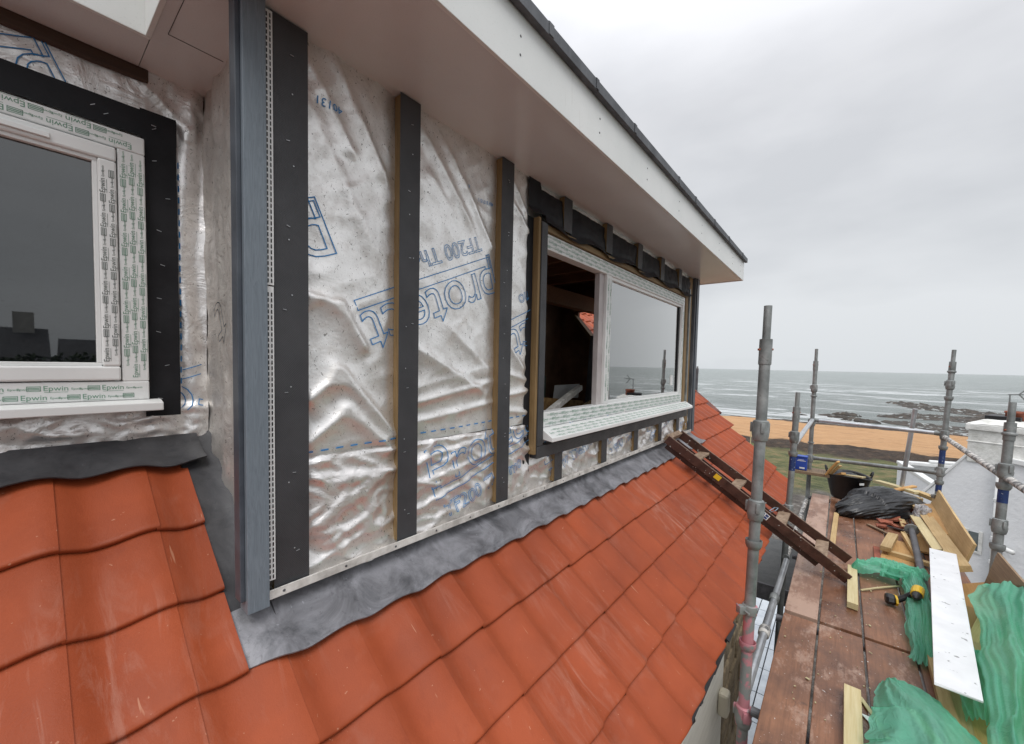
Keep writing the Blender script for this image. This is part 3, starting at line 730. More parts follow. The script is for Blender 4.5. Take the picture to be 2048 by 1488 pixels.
# ---- main window
win = thing("window", "", "window"); win.parent = house; win.matrix_parent_inverse = Matrix.Translation(-house.location)
del win['label']; del win['category']; win['label'] = "wide white two light window with printed film and open left light"
bpy.context.view_layer.update()
def child(mbx, name, mat, **k): return mbx.build(name, mat, win, **k)
fy0, fy1 = 1.322, 1.392
mb = MB()
mb.box(1.885, 4.49, fy0, fy1, .655, .742); mb.box(1.885, 4.49, fy0, fy1, -.36, -.275)
mb.box(1.885, 1.902, fy0+.001, fy1, -.275, .655); mb.box(4.42, 4.49, fy0+.001, fy1, -.275, .655); mb.box(2.665, 2.745, fy0+.0015, fy1, -.275, .655)
fr = child(mb, "window_frame", M['pvc'], bevel=.004)
mb = MB(); mb.box(2.595, 2.6635, 1.345, 1.385, -.275, .655); child(mb, "sliding_rail", simple("aged_pvc", (.40,.36,.36), (.52,.48,.47), 6, .4, bs=.1), bevel=.003)
mb = MB()
for z0, z1, x0, x1 in ((.633,.655,2.745,4.42), (-.275,-.253,2.745,4.42), (-.253,.633,2.745,2.760), (-.253,.633,4.405,4.42)): mb.box(x0, x1, fy0+.012, fy1-.02, z0, z1)
child(mb, "glazing_bead", M['pvc'], bevel=.002)
child(MB().box(4.375, 4.404, 1.343, 1.352, -.253, .633), "spacer_bar", M['black'])
child(MB().box(2.76, 4.405, 1.354, 1.3555, -.253, .633), "window_pane", M['glass'])
lb = MB(); lb.box(4.20, 4.27, 1.349, 1.3535, -.18, -.08); child(lb, "pane_sticker", M['pvc'])
mb = MB(); mb.prism([(1.872, 1.232, -.408), (1.872, 1.232, -.432), (1.872, 1.30, -.425), (1.872, 1.34, -.425), (1.872, 1.34, -.362), (1.872, 1.30, -.368)], (2.73, 0, 0))
child(mb, "window_sill", M['pvc'], bevel=.003)
ep = text_geo("Epwin", .030, bevel=.0006); bx_ = polyline_geo([(0,0),(.036,0),(.036,.018),(0,.018)], .0011); th = text_geo("Epwin", .013)
def _bars():
    v, f = polyline_geo([(.004,.006),(.032,.006)], .0016, False); v2, f2 = polyline_geo([(.004,.012),(.032,.012)], .0016, False); n = len(v); return v+v2, f+[tuple(i+n for i in q) for q in f2]
br_ = _bars(); ul_ = polyline_geo([(.004,-.006),(.070,-.006)], .0007, False)
def film(mb, x0, x1, z0, z1, y, vert=False, rot=0, rows=2, sc=1.0, fil=None):
    """rows of the film's repeated print over a rectangle, on plane y"""
    Lx = (z1-z0) if vert else (x1-x0); H = (x1-x0) if vert else (z1-z0)
    rh = H/rows; per = .172*sc
    for r in range(rows):
        base_ = rh*(r+.28); s = -.12*(r % 2)*sc - random.uniform(0, .03)
        while s < Lx:
            for geo, dx, dy in ((ep, 0, 0), (ul_, 0, 0), (th, .080, .003), (th, .104, .003), (bx_, .130, .0), (br_, .130, .0)):
                def f(v, dx=dx, dy=dy, s=s, base_=base_):
                    X = s+(v.x+dx)*sc; Y = base_+(v.y+dy)*sc
                    if rot: X = Lx-X; Y = H-Y
                    return (X, Y)
                pts = [f(v) for v in geo[0]]
                if min(p[0] for p in pts) < .003 or max(p[0] for p in pts) > Lx-.003 or max(p[1] for p in pts) > H or min(p[1] for p in pts) < 0: continue
                n = len(mb.v)
                for X, Y in pts:
                    if vert: mb.v.append((x1-Y, y, z0+X))
                    else: mb.v.append((x0+X, y, z0+Y))
                for fc in geo[1]: mb.face([n+i for i in fc])
            s += per
mb = MB(); film(mb, 1.89, 4.48, .66, .738, fy0-.0008, rot=1, rows=3, sc=.72); film(mb, 1.89, 4.48, -.356, -.279, fy0-.0008, rows=3, sc=.72)
film(mb, 2.67, 2.742, -.27, .65, fy0+.0006, vert=True, rows=2, sc=.8); film(mb, 4.425, 4.486, -.27, .65, fy0-.0002, vert=True, rows=2, sc=.8)
tmp = MB(); film(tmp, 1.89, 4.58, 0, .072, 0, rows=3, sc=.62); n_ = len(mb.v)
mb.v += [(v[0], 1.2345+v[2]*.88, -.4058+v[2]*.52) for v in tmp.v]; mb.f += [tuple(n_+i for i in f) for f in tmp.f]; mb.m += tmp.m
child(mb, "film_print", M['ink_g'])

# ---- dim room behind the window
rm_ = MB()
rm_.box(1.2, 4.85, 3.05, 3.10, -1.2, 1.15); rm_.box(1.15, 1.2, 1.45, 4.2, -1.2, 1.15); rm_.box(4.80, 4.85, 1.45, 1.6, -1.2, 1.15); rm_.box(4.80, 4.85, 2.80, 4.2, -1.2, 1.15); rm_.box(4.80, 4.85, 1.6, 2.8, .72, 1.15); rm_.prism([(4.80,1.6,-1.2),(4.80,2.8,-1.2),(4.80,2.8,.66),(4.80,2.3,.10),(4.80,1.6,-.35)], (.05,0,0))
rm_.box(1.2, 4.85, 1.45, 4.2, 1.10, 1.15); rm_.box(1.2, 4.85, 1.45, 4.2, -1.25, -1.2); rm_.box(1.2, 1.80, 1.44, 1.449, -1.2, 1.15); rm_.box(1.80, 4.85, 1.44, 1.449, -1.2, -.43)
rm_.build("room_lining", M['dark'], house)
for k in range(7): MB().box(1.4+.42*k, 1.445+.42*k, 1.46, 4.1, .93, 1.08).build("ceiling_joist", M['joist'], house, bevel=.003)
fo_ = MB(); fo_.beam((4.77,2.86,.76),(4.77,1.55,.76),.05,.08,up=(1,0,0)); fo_.beam((4.77,2.84,.67),(4.77,2.30,.06),.05,.07,up=(1,0,0)); fo_.beam((4.77,2.32,.08),(4.77,1.55,-.41),.05,.07,up=(1,0,0)); fo_.build("roof_opening_frame", M['wood'], house, bevel=.004)
MB().beam((1.3, 2.3, .70), (4.7, 2.3, .70), .10, .16).build("purlin", M['joist'], house, bevel=.004)

# ---- left dormer wall
mb = MB(); YL = 1.945
def wl(x, z):
    h = .006*noise.fractal(Vector((x*5, z*3, 8)), .7, 2, 4) + .007*(1-min(1, 2.4*abs(noise.noise(Vector((x*9, z*2.6, 1))))))*(1 if x > .37 or z < -.2 else .3)
    if z < -.17: h += .012*(1-min(1, 3*abs(noise.noise(Vector((x*5+z*6, z*14-x*3, 2)))))) + .005*(1-min(1, 3*abs(noise.noise(Vector((x*17, z*22, 5))))))
    if x > .30 and z > .80: h += .010*(1-min(1, 3*abs(noise.noise(Vector((x*14, z*9+x*8, 7))))))
    if x > .37: h += .007*sin(x*75+sin(z*4)*1.6+1.5)*min(1, (x-.37)/.02)
    return h
mb.grid(lambda a, c: (-1.6+2.07*a, YL-wl(-1.6+2.07*a, -.33+1.33*c), -.33+1.33*c), 260, 170)
mb.build("left_wall_membrane", M['foil'], house, smooth=True)
MB().box(-1.6, .31, 1.925, 1.95, .958, 1.0).build("wall_plate", wood("dark_brown_timber", (.05,.028,.018), (.09,.05,.03), axis=0), house, bevel=.003)  # dark brown strip along the top of the left wall
mb = MB(); mb.grid(lambda a, c: (.470-.010*noise.fractal(Vector((a*4, c*9, 3)), .8, 2, 4)-.004*sin(a*30+2*sin(c*6)), 1.36+.60*a, -.80+1.80*c), 90, 150)
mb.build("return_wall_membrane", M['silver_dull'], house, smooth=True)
mb = MB()
for k, (oy, oz, a) in enumerate(((1.70, .22, radians(205)),)):
    def f(v, oy=oy, oz=oz, a=a): return (.4555, oy-(v.x*cos(a)-v.y*sin(a)), oz+v.x*sin(a)+v.y*cos(a))
    put(mb, text_geo("t", .3, outline=.0016), f)
mb.build("return_print", M['ink_b'], house)
mb = MB()
def onl(x, z, off=.003): return (x, YL-wl(x, z)-off, z)
def lstamp(geo, ox, oz, ang, x0, x1, z0, z1, sc=1):
    n = len(mb.v); ca, sa = cos(ang), sin(ang)
    pts = []
    for v in geo[0]:
        x = ox+(v.x*ca-v.y*sa)*sc; z = oz+(v.x*sa+v.y*ca)*sc; q = onl(x, z, .0035); pts.append((q[0], q[1]-v.z*.3, q[2]))
    mb.v += pts
    for fc in geo[1]:
        c = [pts[i] for i in fc]; cx_ = sum(p[0] for p in c)/len(c); cz = sum(p[2] for p in c)/len(c)
        if x0 < cx_ < x1 and z0 < cz < z1: mb.face([n+i for i in fc])
lstamp(pg, .10, .93, pi+radians(23), -1.5, .31, .84, .958); lstamp(bar, .10, .93, pi+radians(23), -1.5, .31, .84, .958)
lstamp(pg, .60, -.02, pi+radians(20), .385, .455, -.2, .3); lstamp(bar, .60, -.02, pi+radians(20), .385, .455, -.2, .3)

z = -.10
while z < .70: n = len(mb.v); mb.v += [onl(.388, z), onl(.392, z), onl(.392, z+.022), onl(.388, z+.022)]; mb.face((n, n+1, n+2, n+3)); z += .042
mb.build("left_wall_print", M['ink_b'], house)
# black tape frame
mb = MB()
def tp(x0, x1, z0, z1, nx, nz):
    mb.grid(lambda a, c: (x0+(x1-x0)*a, 1.925-.006*noise.noise(Vector(((x0+(x1-x0)*a)*7, (z0+(z1-z0)*c)*7, 0))), z0+(z1-z0)*c + (.014*a if nx > nz else 0)), nx, nz)
tp(.285, .383, -.215, .862, 10, 80); tp(-1.6, .384, .752, .842, 80, 10)
tape_o = mb.build("sealing_tape", M['tape'], house, smooth=True)
mb = MB()
for k in range(9): mb.obox(Vector((.335+random.uniform(-.02,.02), 1.912, -.15+.12*k)), Vector((1,0,random.uniform(-.4,.4))).normalized(), Vector((0,1,0)), Vector((0,0,1)), .0065, .001, .0008)
for x, z in ((.37,.79),(.22,.80),(.25,.785)): mb.obox(Vector((x-.05, 1.912, z+.01)), Vector((1,0,.7)).normalized(), Vector((0,1,0)), Vector((0,0,1)), .0065, .001, .0008)
for bx0, bx1 in bat[:3]:
    for k in range(7): mb.obox(Vector(((bx0+bx1)/2+random.uniform(-.02,.02), 1.3045, -.6+.25*k)), Vector((1,0,random.uniform(-.3,.3))).normalized(), Vector((0,1,0)), Vector((0,0,1)), .005, .001, .0007)
MBjoin(tape_o, mb, M['alu'])
# left window
win = thing("window", "", "window"); win.parent = house; win.matrix_parent_inverse = Matrix.Translation(-house.location)
del win['label']; del win['category']; win['label'] = "smaller white casement window with dark glass and printed film"
mb = MB(); ly0, ly1 = 1.895, 1.96
mb.box(-1.5, .291, ly0, ly1, .690, .748); mb.box(-1.5, .291, ly0, ly1, -.150, -.086); mb.box(.222, .291, ly0+.0008, ly1, -.086, .690)
child(mb, "window_frame", M['pvc'], bevel=.004)
mb = MB(); sy = 1.888
mb.box(-1.4, .219, sy, sy+.05, .640, .686); mb.box(-1.4, .219, sy, sy+.05, -.082, -.035); mb.box(.175, .219, sy+.0008, sy+.05, -.035, .640)
sash = child(mb, "window_sash", M['pvc'], bevel=.006)
mb = MB()
for z0, z1, x0, x1 in ((.628,.640,-1.4,.175), (-.035,-.023,-1.4,.175), (-.023,.628,.163,.175)): mb.box(x0, x1, sy+.010, sy+.04, z0, z1)
child(mb, "glazing_bead", M['pvc'], bevel=.002)
child(MB().box(-1.4, .163, 1.914, 1.9155, -.023, .628), "window_pane", M['glass_l'])
child(MB().box(-.30, .075, sy-.008, sy-.001, .652, .668), "trickle_vent", M['pvc'], bevel=.002)
mb = MB(); mb.prism([(-1.5, 1.855, -.160), (-1.5, 1.855, -.188), (-1.5, 1.95, -.184), (-1.5, 1.95, -.151), (-1.5, 1.89, -.151)], (1.822, 0, 0)); child(mb, "window_sill", M['pvc'], bevel=.003)
mb = MB(); film(mb, -1.0, .286, .694, .747, ly0-.0008, rot=1, rows=2, sc=.78); film(mb, -1.0, .286, -.148, -.092, ly0-.0008, rows=2, sc=.74)
film(mb, .226, .289, -.08, .688, ly0-.0002, vert=True, rows=3, sc=.66)
child(mb, "film_print", M['ink_g'])
mb = MB(); film(mb, .176, .218, -.03, .62, sy-.0002, vert=True, rows=2, sc=.64); child(mb, "film_print", M['ink_k'])
child(MB().box(.055, .085, 1.95, 1.952, .065, .078), "window_label", simple("cream_sticker", (.55,.45,.33), (.6,.5,.38), 3, .6, bs=0))
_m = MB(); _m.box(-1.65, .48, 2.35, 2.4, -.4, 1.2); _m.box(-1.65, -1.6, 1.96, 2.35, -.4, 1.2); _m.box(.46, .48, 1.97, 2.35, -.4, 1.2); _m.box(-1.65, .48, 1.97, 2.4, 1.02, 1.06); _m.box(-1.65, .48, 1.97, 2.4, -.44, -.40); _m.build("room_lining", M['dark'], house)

# ---- soffits, fascias, flat roof
SZ = 1.0
mb = MB(); mb.box(.286, 5.19, .922, 1.36, SZ, SZ+.012); mb.box(.286, .48, 1.362, 1.96, SZ, SZ+.012); mb.box(4.9, 5.19, 1.362, 2.6, SZ, SZ+.012)
mb.build("soffit", M['soffit'], house, label="brownish white soffit board under the main roof edge")
sof = bpy.data.objects["soffit"]; MB().box(-1.6, .284, 1.737, 1.955, SZ+.0005, SZ+.012).build("soffit", M['soffit'], house, label="short soffit above the left window")
mb = MB(); mb.box(.316, .46, 1.664, 1.666, SZ-.0012, SZ); mb.box(4.86, 5.18, 1.347, 1.350, SZ-.0012, SZ); mb.box(.3155, .317, .93, 1.664, SZ-.0008, SZ)
MBjoin(sof, mb, M['black'])
mb = MB(); mb.box(.272, 5.20, .908, .9215, SZ-.004, 1.212)
fas = mb.build("fascia", M['fascia'], house, bevel=.002, label="long white front fascia board")
MB().box(.272, .2855, .9216, 1.722, SZ-.004, 1.212).build("fascia", M['fascia'], house, bevel=.002, label="white side fascia board on the return")
MB().box(-1.6, .2855, 1.7225, 1.736, SZ-.004, 1.212).build("fascia", M['fascia'], house, bevel=.002, label="white fascia board above the left window")
MB().box(5.187, 5.20, .9216, 2.6, SZ-.004, 1.212).build("fascia", M['fascia'], house, bevel=.002, label="white end fascia facing the sea")
mb = MB(); mb.prism([(.24, .880, 1.200), (.24, .880, 1.245), (.24, .92, 1.272), (.24, 3.2, 1.32), (.24, 3.2, 1.214), (.24, .906, 1.214), (.24, .906, 1.200)], (4.99, 0, 0))
rf = mb.build("flat_roof", M['felt'], house, bevel=.003)
mb = MB()
x = .7
while x < 5.2:
    w = random.uniform(.012, .03); mb.box(x, x+w, .876, .8795, 1.202, 1.246); mb.prism([(x, .8795, 1.246), (x, .8775, 1.2475), (x, .920, 1.2755), (x, .9215, 1.273)], (w, 0, 0)); x += random.uniform(.35, .75)
MBjoin(rf, mb, M['felt'])
MB().box(-1.6, .238, 1.70, 3.2, 1.2145, 1.27).build("flat_roof", M['felt'], house, bevel=.003)
mb = MB()
for x in (.62, 1.118, 1.705, 2.286, 2.865, 3.44, 4.02, 4.60, 5.0):
    for z in (1.128, 1.066): mb.lathe((x, .9078, z), (0,-1,0), [(.0048, 0), (.0038, .0015), (.0001, .002)], 10)
MBjoin(fas, mb, M['tube_dark'])
# closing volumes so no sky shows through the attic
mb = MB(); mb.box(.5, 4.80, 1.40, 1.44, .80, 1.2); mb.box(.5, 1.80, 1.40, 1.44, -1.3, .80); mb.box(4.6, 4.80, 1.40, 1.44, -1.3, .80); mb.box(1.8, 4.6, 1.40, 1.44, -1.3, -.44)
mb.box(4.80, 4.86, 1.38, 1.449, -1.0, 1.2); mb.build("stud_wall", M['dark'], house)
# walls below the eaves
MB().box(-3, 2.81, .50, .80, -4.7, -1.53).build("rendered_wall", M['cream'], house, label="cream boarded house wall under the eaves")
mb = MB(); random.seed(3)
z = -4.7; r = 0
while z < -1.62:
    h = random.uniform(.11, .15)
    x = 2.815
    while x < 3.5:
        w = random.uniform(.14, .30); mb.box(x, min(x+w-.014, 3.51), .485+random.uniform(0,.02), .72, z, z+h-.014); x += w
    z += h
mb.build("stone_wall", simple("old_sandstone", (.10,.075,.045), (.27,.21,.13), 7, .9, bs=.8, bd=.02, bscale=20), house, bevel=.012)
MB().box(2.812, 3.50, .512, 1.2, -4.7, -1.55).build("wall_mortar", simple("dark_mortar", (.035,.028,.02), (.07,.06,.045), 20, .9, bs=.5), house)
MB().box(3.505, 6.2, 1.15, 1.3, -4.7, -1.10).build("stone_wall", M['slate'], house)
MB().prism([(6.14, 1.16, -4.7), (6.14, 3.8, -4.7), (6.14, 3.8, 1.0), (6.14, 1.16, -1.05)], (.08, 0, 0)).build("gable_wall", M['render'], house)
MB().box(4.93, 6.4, .28, 1.14, -2.36, -2.28).build("porch_roof", M['slate'], house, bevel=.005)
MB().box(4.90, 4.93, .27, 1.14, -2.42, -2.25).build("porch_upstand", M['lead'], house, bevel=.003)
mb = MB().box(2.66, 2.74, .44, .499, -2.13, -1.98); mb.build("wall_lamp", simple("cream_plastic", (.5,.46,.36), (.58,.54,.44), 4, .5, bs=.05), house, bevel=.018)

# pavement under the scaffold
mb = MB()
for i in range(16):
    for j in range(6): mb.box(2.5+.6*i, 3.085+.6*i, (.16+.30*j), (.445+.30*j), -4.74, -4.70)
mb.build("paving", simple("grey_paving", (.42,.46,.50), (.56,.60,.63), 4, .6, bs=.2), kind="structure", bevel=.004)

# ================================================================= SCAFFOLD
DZ = -1.70
GS = "scaffold uprights"
def upright(name, label, base_, top, r, cups, bands=(), spig=None, mat=None, pinkz=None):
    b0 = Vector(base_); t0 = Vector(top); d = (t0-b0).normalized()
    def at(z): return b0 + (t0-b0)*((z-b0.z)/(t0.z-b0.z))
    T = thing(name, label, "scaffold pole", tuple(b0), GS)
    mt = mat or M['galv']; zs = spig if spig is not None else t0.z
    mb = MB(); mb.tube(b0, at(zs), r, n=28); 
    mb.build("tube", mt, T, smooth=False)
    for p in bpy.data.objects[-1:] if False else []: pass
    if spig is not None:
        mb = MB(); mb.tube(at(zs-.02), t0, r*.74, n=24); mb.build("spigot", mt, T)
        mb = MB(); mb.lathe(at(zs-.13), d, [(r*1.13, 0), (r*1.16, .004), (r*1.16, .134), (r*.76, .136)], 28); mb.build("sleeve", mt, T)
        mb = MB(); q = at(zs-.05); e1 = d.orthogonal().normalized(); mb.tube(q-Rv*r*1.5, q+Rv*r*1.5, .006, n=10); mb.build("bolt", M['terra'], T)
    for (z, kind) in cups:
        q = at(z); mb = MB()
        if kind == 'cup': mb.lathe(q, d, [(r*1.0, -.035), (r*1.22, -.03), (r*1.5, -.012), (r*1.52, .014), (r*1.44, .014), (r*1.30, -.002), (r*1.0, -.012)], 28)
        elif kind == 'top':
            mb.lathe(q, d, [(r*1.0, -.05), (r*1.3, -.045), (r*1.5, -.02), (r*1.55, .0), (r*1.45, .012), (r*1.5, .03), (r*1.42, .055), (r*1.25, .06), (r*1.0, .062)], 28)
            for a in range(3):
                v = Matrix.Rotation(a*2.1+.6, 3, d) @ d.orthogonal().normalized(); mb.obox(q+v*r*1.5+d*.022, v, d.cross(v), d, .010, .009, .026)
        elif kind == 'ring': mb.lathe(q, d, [(r*1.0, -.012), (r*1.45, -.010), (r*1.5, 0), (r*1.4, .010), (r*1.0, .012)], 24)
        elif kind == 'clamp':
            mb.lathe(q, d, [(r*1.0, -.025), (r*1.35, -.022), (r*1.38, .022), (r*1.0, .026)], 24); v = d.orthogonal().normalized(); w = d.cross(v)
            mb.obox(q+w*r*1.7, w, v, d, .022, .016, .02); mb.tube(q+w*r*1.5-v*.05, q+w*r*1.5+v*.05, .006, n=8)
        mb.build("cup" if kind != 'clamp' else "clamp", M['galv_pink'] if pinkz and z < pinkz else (M['tube_dark'] if kind == 'clampd' else mt), T, bevel=.0015)
    for (z0, z1) in bands:
        MB().tube(at(z0), at(z1), r*1.02, n=28, caps=False).build("blue_band", M['blue'], T)
    if pinkz: MB().tube(at(-2.4), at(pinkz), r*1.012, n=28, caps=False).build("paint_band", M['galv_pink'], T)
    for ch in T.children:
        for p in ch.data.polygons: p.use_smooth = len(p.vertices) == 4
        m_ = ch.modifiers.new("es", 'EDGE_SPLIT'); m_.split_angle = radians(35)
    return T
E0 = lambda x, y, z: (x, y, z)
upright("scaffold_upright", "nearest tall galvanised pole with pink paint smears beside the tile edge", (2.203,.326,-4.7), (2.521,.318,.337), .0262,
        [(-.33,'top'),(-.75,'top'),(-.915,'cup'),(-1.27,'clamp'),(-1.45,'cup'),(-1.84,'top')], spig=.156, pinkz=-1.25)
upright("scaffold_upright", "pole with blue band at the far corner of the tiled eaves", (4.45,.40,-4.7), (4.758,.318,-.214), .026, [(-.65,'top'),(-.80,'cup'),(-1.36,'top'),(-1.5,'cup')], [(-.97,-.82)], spig=-.36)
upright("scaffold_upright", "slim pole with open top at the far inner corner of the platform", (6.86,.30,-4.7), (7.162,.291,.307), .026, [(-.26,'top'),(-.36,'ring'),(-.74,'top'),(-1.02,'ring'),(-1.25,'top')], spig=.13)
upright("scaffold_upright", "pole with two blue bands at the far outer corner before the white house", (6.35,-.78,-4.7), (6.814,-.991,.271), .026, [(.02,'ring'),(-.14,'top'),(-.28,'cup'),(-.72,'top'),(-.85,'cup'),(-1.14,'top'),(-1.25,'cup'),(-1.42,'clamp')], [(-1.04,-.87),(-1.36,-1.27)], spig=.13)
upright("scaffold_upright", "thick blue banded pole at the right edge of the photo by the white wall", (4.22,-.82,-4.7), (4.664,-.994,-.205), .0275, [(-.44,'ring'),(-.72,'top'),(-.82,'cup'),(-1.13,'top'),(-1.27,'cup')], [(-.95,-.83)], spig=-.36)
mb = MB().tube((7.22,-.66,-1.62), (7.10,-.735,-.455), .0245, n=24); o = mb.build("scaffold_tube", M['alu'])
tag(o, "bright shiny loose upright tube standing behind the end guard rails", "scaffold tube")
def ledger(p0, p1, label, mat='galv', r=.0242, ends=True):
    T = thing("guard_rail", label, "guard rail", p0, "scaffold rails and ledgers")
    p0 = Vector(p0); p1 = Vector(p1); d = (p1-p0).normalized()
    MB().tube(p0, p1, r, n=24).build("tube", M[mat], T)
    if ends:
        for q, s in ((p0, 1), (p1, -1)): MB().tube(q-d*s*.006, q+d*s*.05, r*1.18, r*1.05, n=20).build("end_blade", M['galv'], T)
    for ch in T.children:
        for p in ch.data.polygons: p.use_smooth = len(p.vertices) == 4
        m_ = ch.modifiers.new("es", 'EDGE_SPLIT'); m_.split_angle = radians(35)
    return T
ledger((7.10,.26,-.70), (6.74,-.92,-.70), "upper guard rail across the far end of the platform", 'alu')
ledger((7.08,.26,-1.235), (6.69,-.90,-1.15), "lower guard rail across the far end of the platform")
ledger((6.69,-.945,-.73), (4.63,-.965,-.755), "mortar splashed guard rail running to the thick right pole", 'tube_spat')
ledger((4.58,-.985,-.765), (1.9,-1.02,-.80), "guard rail leaving the photo at the right edge", 'tube_spat')
ledger((7.08,.29,-.70), (4.76,.325,-.72), "short bright rail from the far inner pole toward the eaves pole", 'alu')
ledger((4.62,.335,-1.80), (6.9,.30,-1.80), "mortar splashed tube along the far platform edge", 'tube_spat')
T = ledger((2.40,.335,-1.80), (4.55,.325,-1.80), "bright ledger tube along the near platform edge below the roof", 'alu', .0245, False)
for x, mm in ((3.72,'galv'), (3.20,'tube_spat')):
    MB().lathe((x,.331,-1.80), (1,0,0), [(.026,-.045),(.034,-.04),(.035,0),(.034,.04),(.026,.045)], 20).build("coupler", M[mm], T, smooth=True)
for x in (2.37, 3.40, 4.63, 6.95):
    o = MB().tube((x,.285,-1.775), (x,-1.02,-1.775), .024, n=16).build("transom_tube", M['tube_dark'])
    tag(o, {2.37:"dark transom under the near deck boards", 3.40:"dark transom under the joint of the deck boards", 4.63:"dark transom under the middle of the far deck boards", 6.95:"dark transom under the far end of the deck"}[x], "scaffold tube", "transoms under the deck")
# deck boards
ys = [.245, .045, -.185, -.425, -.665, -.90]
rowname = ["the house side row", "the second row from the house", "the middle row", "the second row from the outer edge", "the outer edge row"]
for i in range(5):
    for (x0, x1, w) in ((-1.6, 3.375, "near"), (3.405, 6.93, "far")):
        mt = M['deck_white'] if (i == 0 and w == "far") else M['deck']
        dz = random.uniform(-.004, .004)
        mb = MB().box(x0, x1-random.uniform(0,.012), ys[i+1]+.006, ys[i]-.006, DZ-.045+dz, DZ+dz)
        o = mb.build("deck_board", mt, bevel=.004)
        tag(o, ("plaster stained pale" if (i == 0 and w == "far") else "wet brown") + " deck board, " + w + " end of " + rowname[i], "deck board", "platform deck boards")

# ================================================================= LADDER
T = thing("step_ladder", "folded dark wooden step ladder leaning from the lead apron to the deck", "ladder", (4.35,-.09,DZ), None)
def stile(p0, p1, w, h, name, lab=None):
    o = MB().beam(p0, p1, w, h, up=(0,-.6,.8)).build(name, M['ladder'], T, bevel=.004)
    return o
A0, A1 = Vector((3.80,1.235,-.665)), Vector((4.13,-.115,-1.655)); B0, B1 = Vector((4.18,1.235,-.66)), Vector((4.57,-.12,-1.655))
ld = (A1-A0).normalized(); lu = Vector((0,0,1)); ln = (lu-ld*lu.dot(ld)).normalized()
for p, q in ((A0, A1), (B0, B1)):
    MB().beam(p, q, .024, .078, up=ln).build("stile", M['ladder'], T, bevel=.003)
    MB().beam(p+ln*.0400, q+ln*.0400, .022, .003, up=ln).build("worn_edge", M['ladder_edge'], T)
MB().beam(A0+(0.012,0,0) if False else A0+Vector((.012,0,.0)), B0-Vector((.012,0,0)), .05, .055, up=ln).build("head_board", M['tread'], T, bevel=.003)
for t in (.17, .40, .655, .865):
    p = A0.lerp(A1, t); q = B0.lerp(B1, t); ex = (q-p).normalized()
    MB().obox((p+q)/2-ln*.002, ex, ex.cross(Vector((0,0,1))).normalized(), Vector((0,0,1)), (q-p).length/2-.012, .045, .011).build("tread", M['tread'], T, bevel=.003)
for s_, (p, q) in enumerate(((A0, A1), (B0, B1))):
    off = Vector((.035 if s_ == 0 else -.035, 0, 0)) - ln*.068
    MB().beam(p+off+ld*.03, p+off+ld*(1.50), .022, .042, up=ln).build("back_leg", M['ladder'], T, bevel=.003)
for t in (.28, .55, .8):
    p = A0.lerp(A1, t)-ln*.068+Vector((.035,0,0)); q = B0.lerp(B1, t)-ln*.068-Vector((.035,0,0)); MB().beam(p, q, .04, .016, up=ln).build("back_rail", M['ladder'], T, bevel=.002)
p = A0.lerp(A1, .31)+ln*.012-Vector((.0135,0,0)); ex = ld
MB().obox(p, ld, Vector((1,0,0)), ln, .028, .001, .022).build("yellow_label", M['yellow'], T)
p = A0.lerp(A1, .55)-Vector((.0140,0,0)); lw = MB().obox(p, ld, Vector((1,0,0)), ln, .085, .001, .024).build("warning_label", M['pvc'], T)
mb = MB()
for i in range(5):
    for j in range(2): mb.obox(p+ld*(-.066+.033*i)+ln*(-.011+.022*j)-Vector((.0015,0,0)), ld, Vector((1,0,0)), ln, .013, .0005, .0085)
mb.build("label_pictograms", M['ink_navy'], lw)
mb = MB(); pts = [A0.lerp(B0,.5).lerp(A1.lerp(B1,.5), .60)+ln*(.05*sin(k*.9))+Vector((.02*sin(k*1.7), .02*cos(k*1.3), 0)) for k in range(7)]
for a, b_ in zip(pts, pts[1:]): mb.tube(a, b_, .003, n=6)
mb.build("tie_string", M['cable'], T)

# ================================================================= THINGS ON THE DECK
random.seed(11)
def plank(p0, p1, w, h, mat, name, label, cat, group=None, up=(0,0,1), taper=0):
    p0 = Vector(p0); p1 = Vector(p1); c = (p0+p1)/2
    mb = MB(); ex = (p1-p0); l = ex.length; ex.normalize(); ey = Vector(up).cross(ex).normalized(); ez = ex.cross(ey)
    mb.grid(lambda a, q: (0,0,0), 0, 0) if False else None
    n = 8
    for k in range(n+1):
        t = k/n; q = p0.lerp(p1, t) + ez*(.004*sin(t*pi)) ; ww = w*(1-taper*t)
        for sy_, sz in ((-1,-1),(1,-1),(1,1),(-1,1)):
            e_ = Vector((0,0,0))
            if k in (0, n): e_ = ex*random.uniform(-.006,.006)
            mb.v.append(tuple(q + ey*sy_*ww/2 + ez*sz*h/2 + e_))
    for k in range(n):
        a = k*4
        for i in range(4): j = (i+1) % 4; mb.face((a+i, a+j, a+4+j, a+4+i))
    mb.face((3,2,1,0)); mb.face((n*4, n*4+1, n*4+2, n*4+3))
    # use local space so that wood grain follows the plank
    R = Matrix((ex, ey, ez)).transposed(); Ri = R.transposed()
    mb.v = [tuple(Ri @ (Vector(v)-c)) for v in mb.v]
    o = mb.build(name, mat, bevel=.002); o.location = c; o.rotation_euler = R.to_euler()
    return tag(o, label, cat, group)
GT = "timber offcuts lying on the deck"
plank((6.10,-.028,DZ+.012), (4.98,-.006,DZ+.012), .045, .020, M['pine'], "timber_batten", "thin pine batten lying on the far deck beside the stained board", "batten", GT)
plank((4.45,-.145,DZ+.028), (3.72,-.135,DZ+.028), .062, .045, M['pale'], "timber_offcut", "short pale pine block right beside the ladder feet", "timber", GT)
plank((2.72,-.118,DZ+.03), (1.9,-.112,DZ+.03), .068, .050, M['pale'], "timber_offcut", "pale ribbed timber at the bottom edge of the photo", "timber", GT)
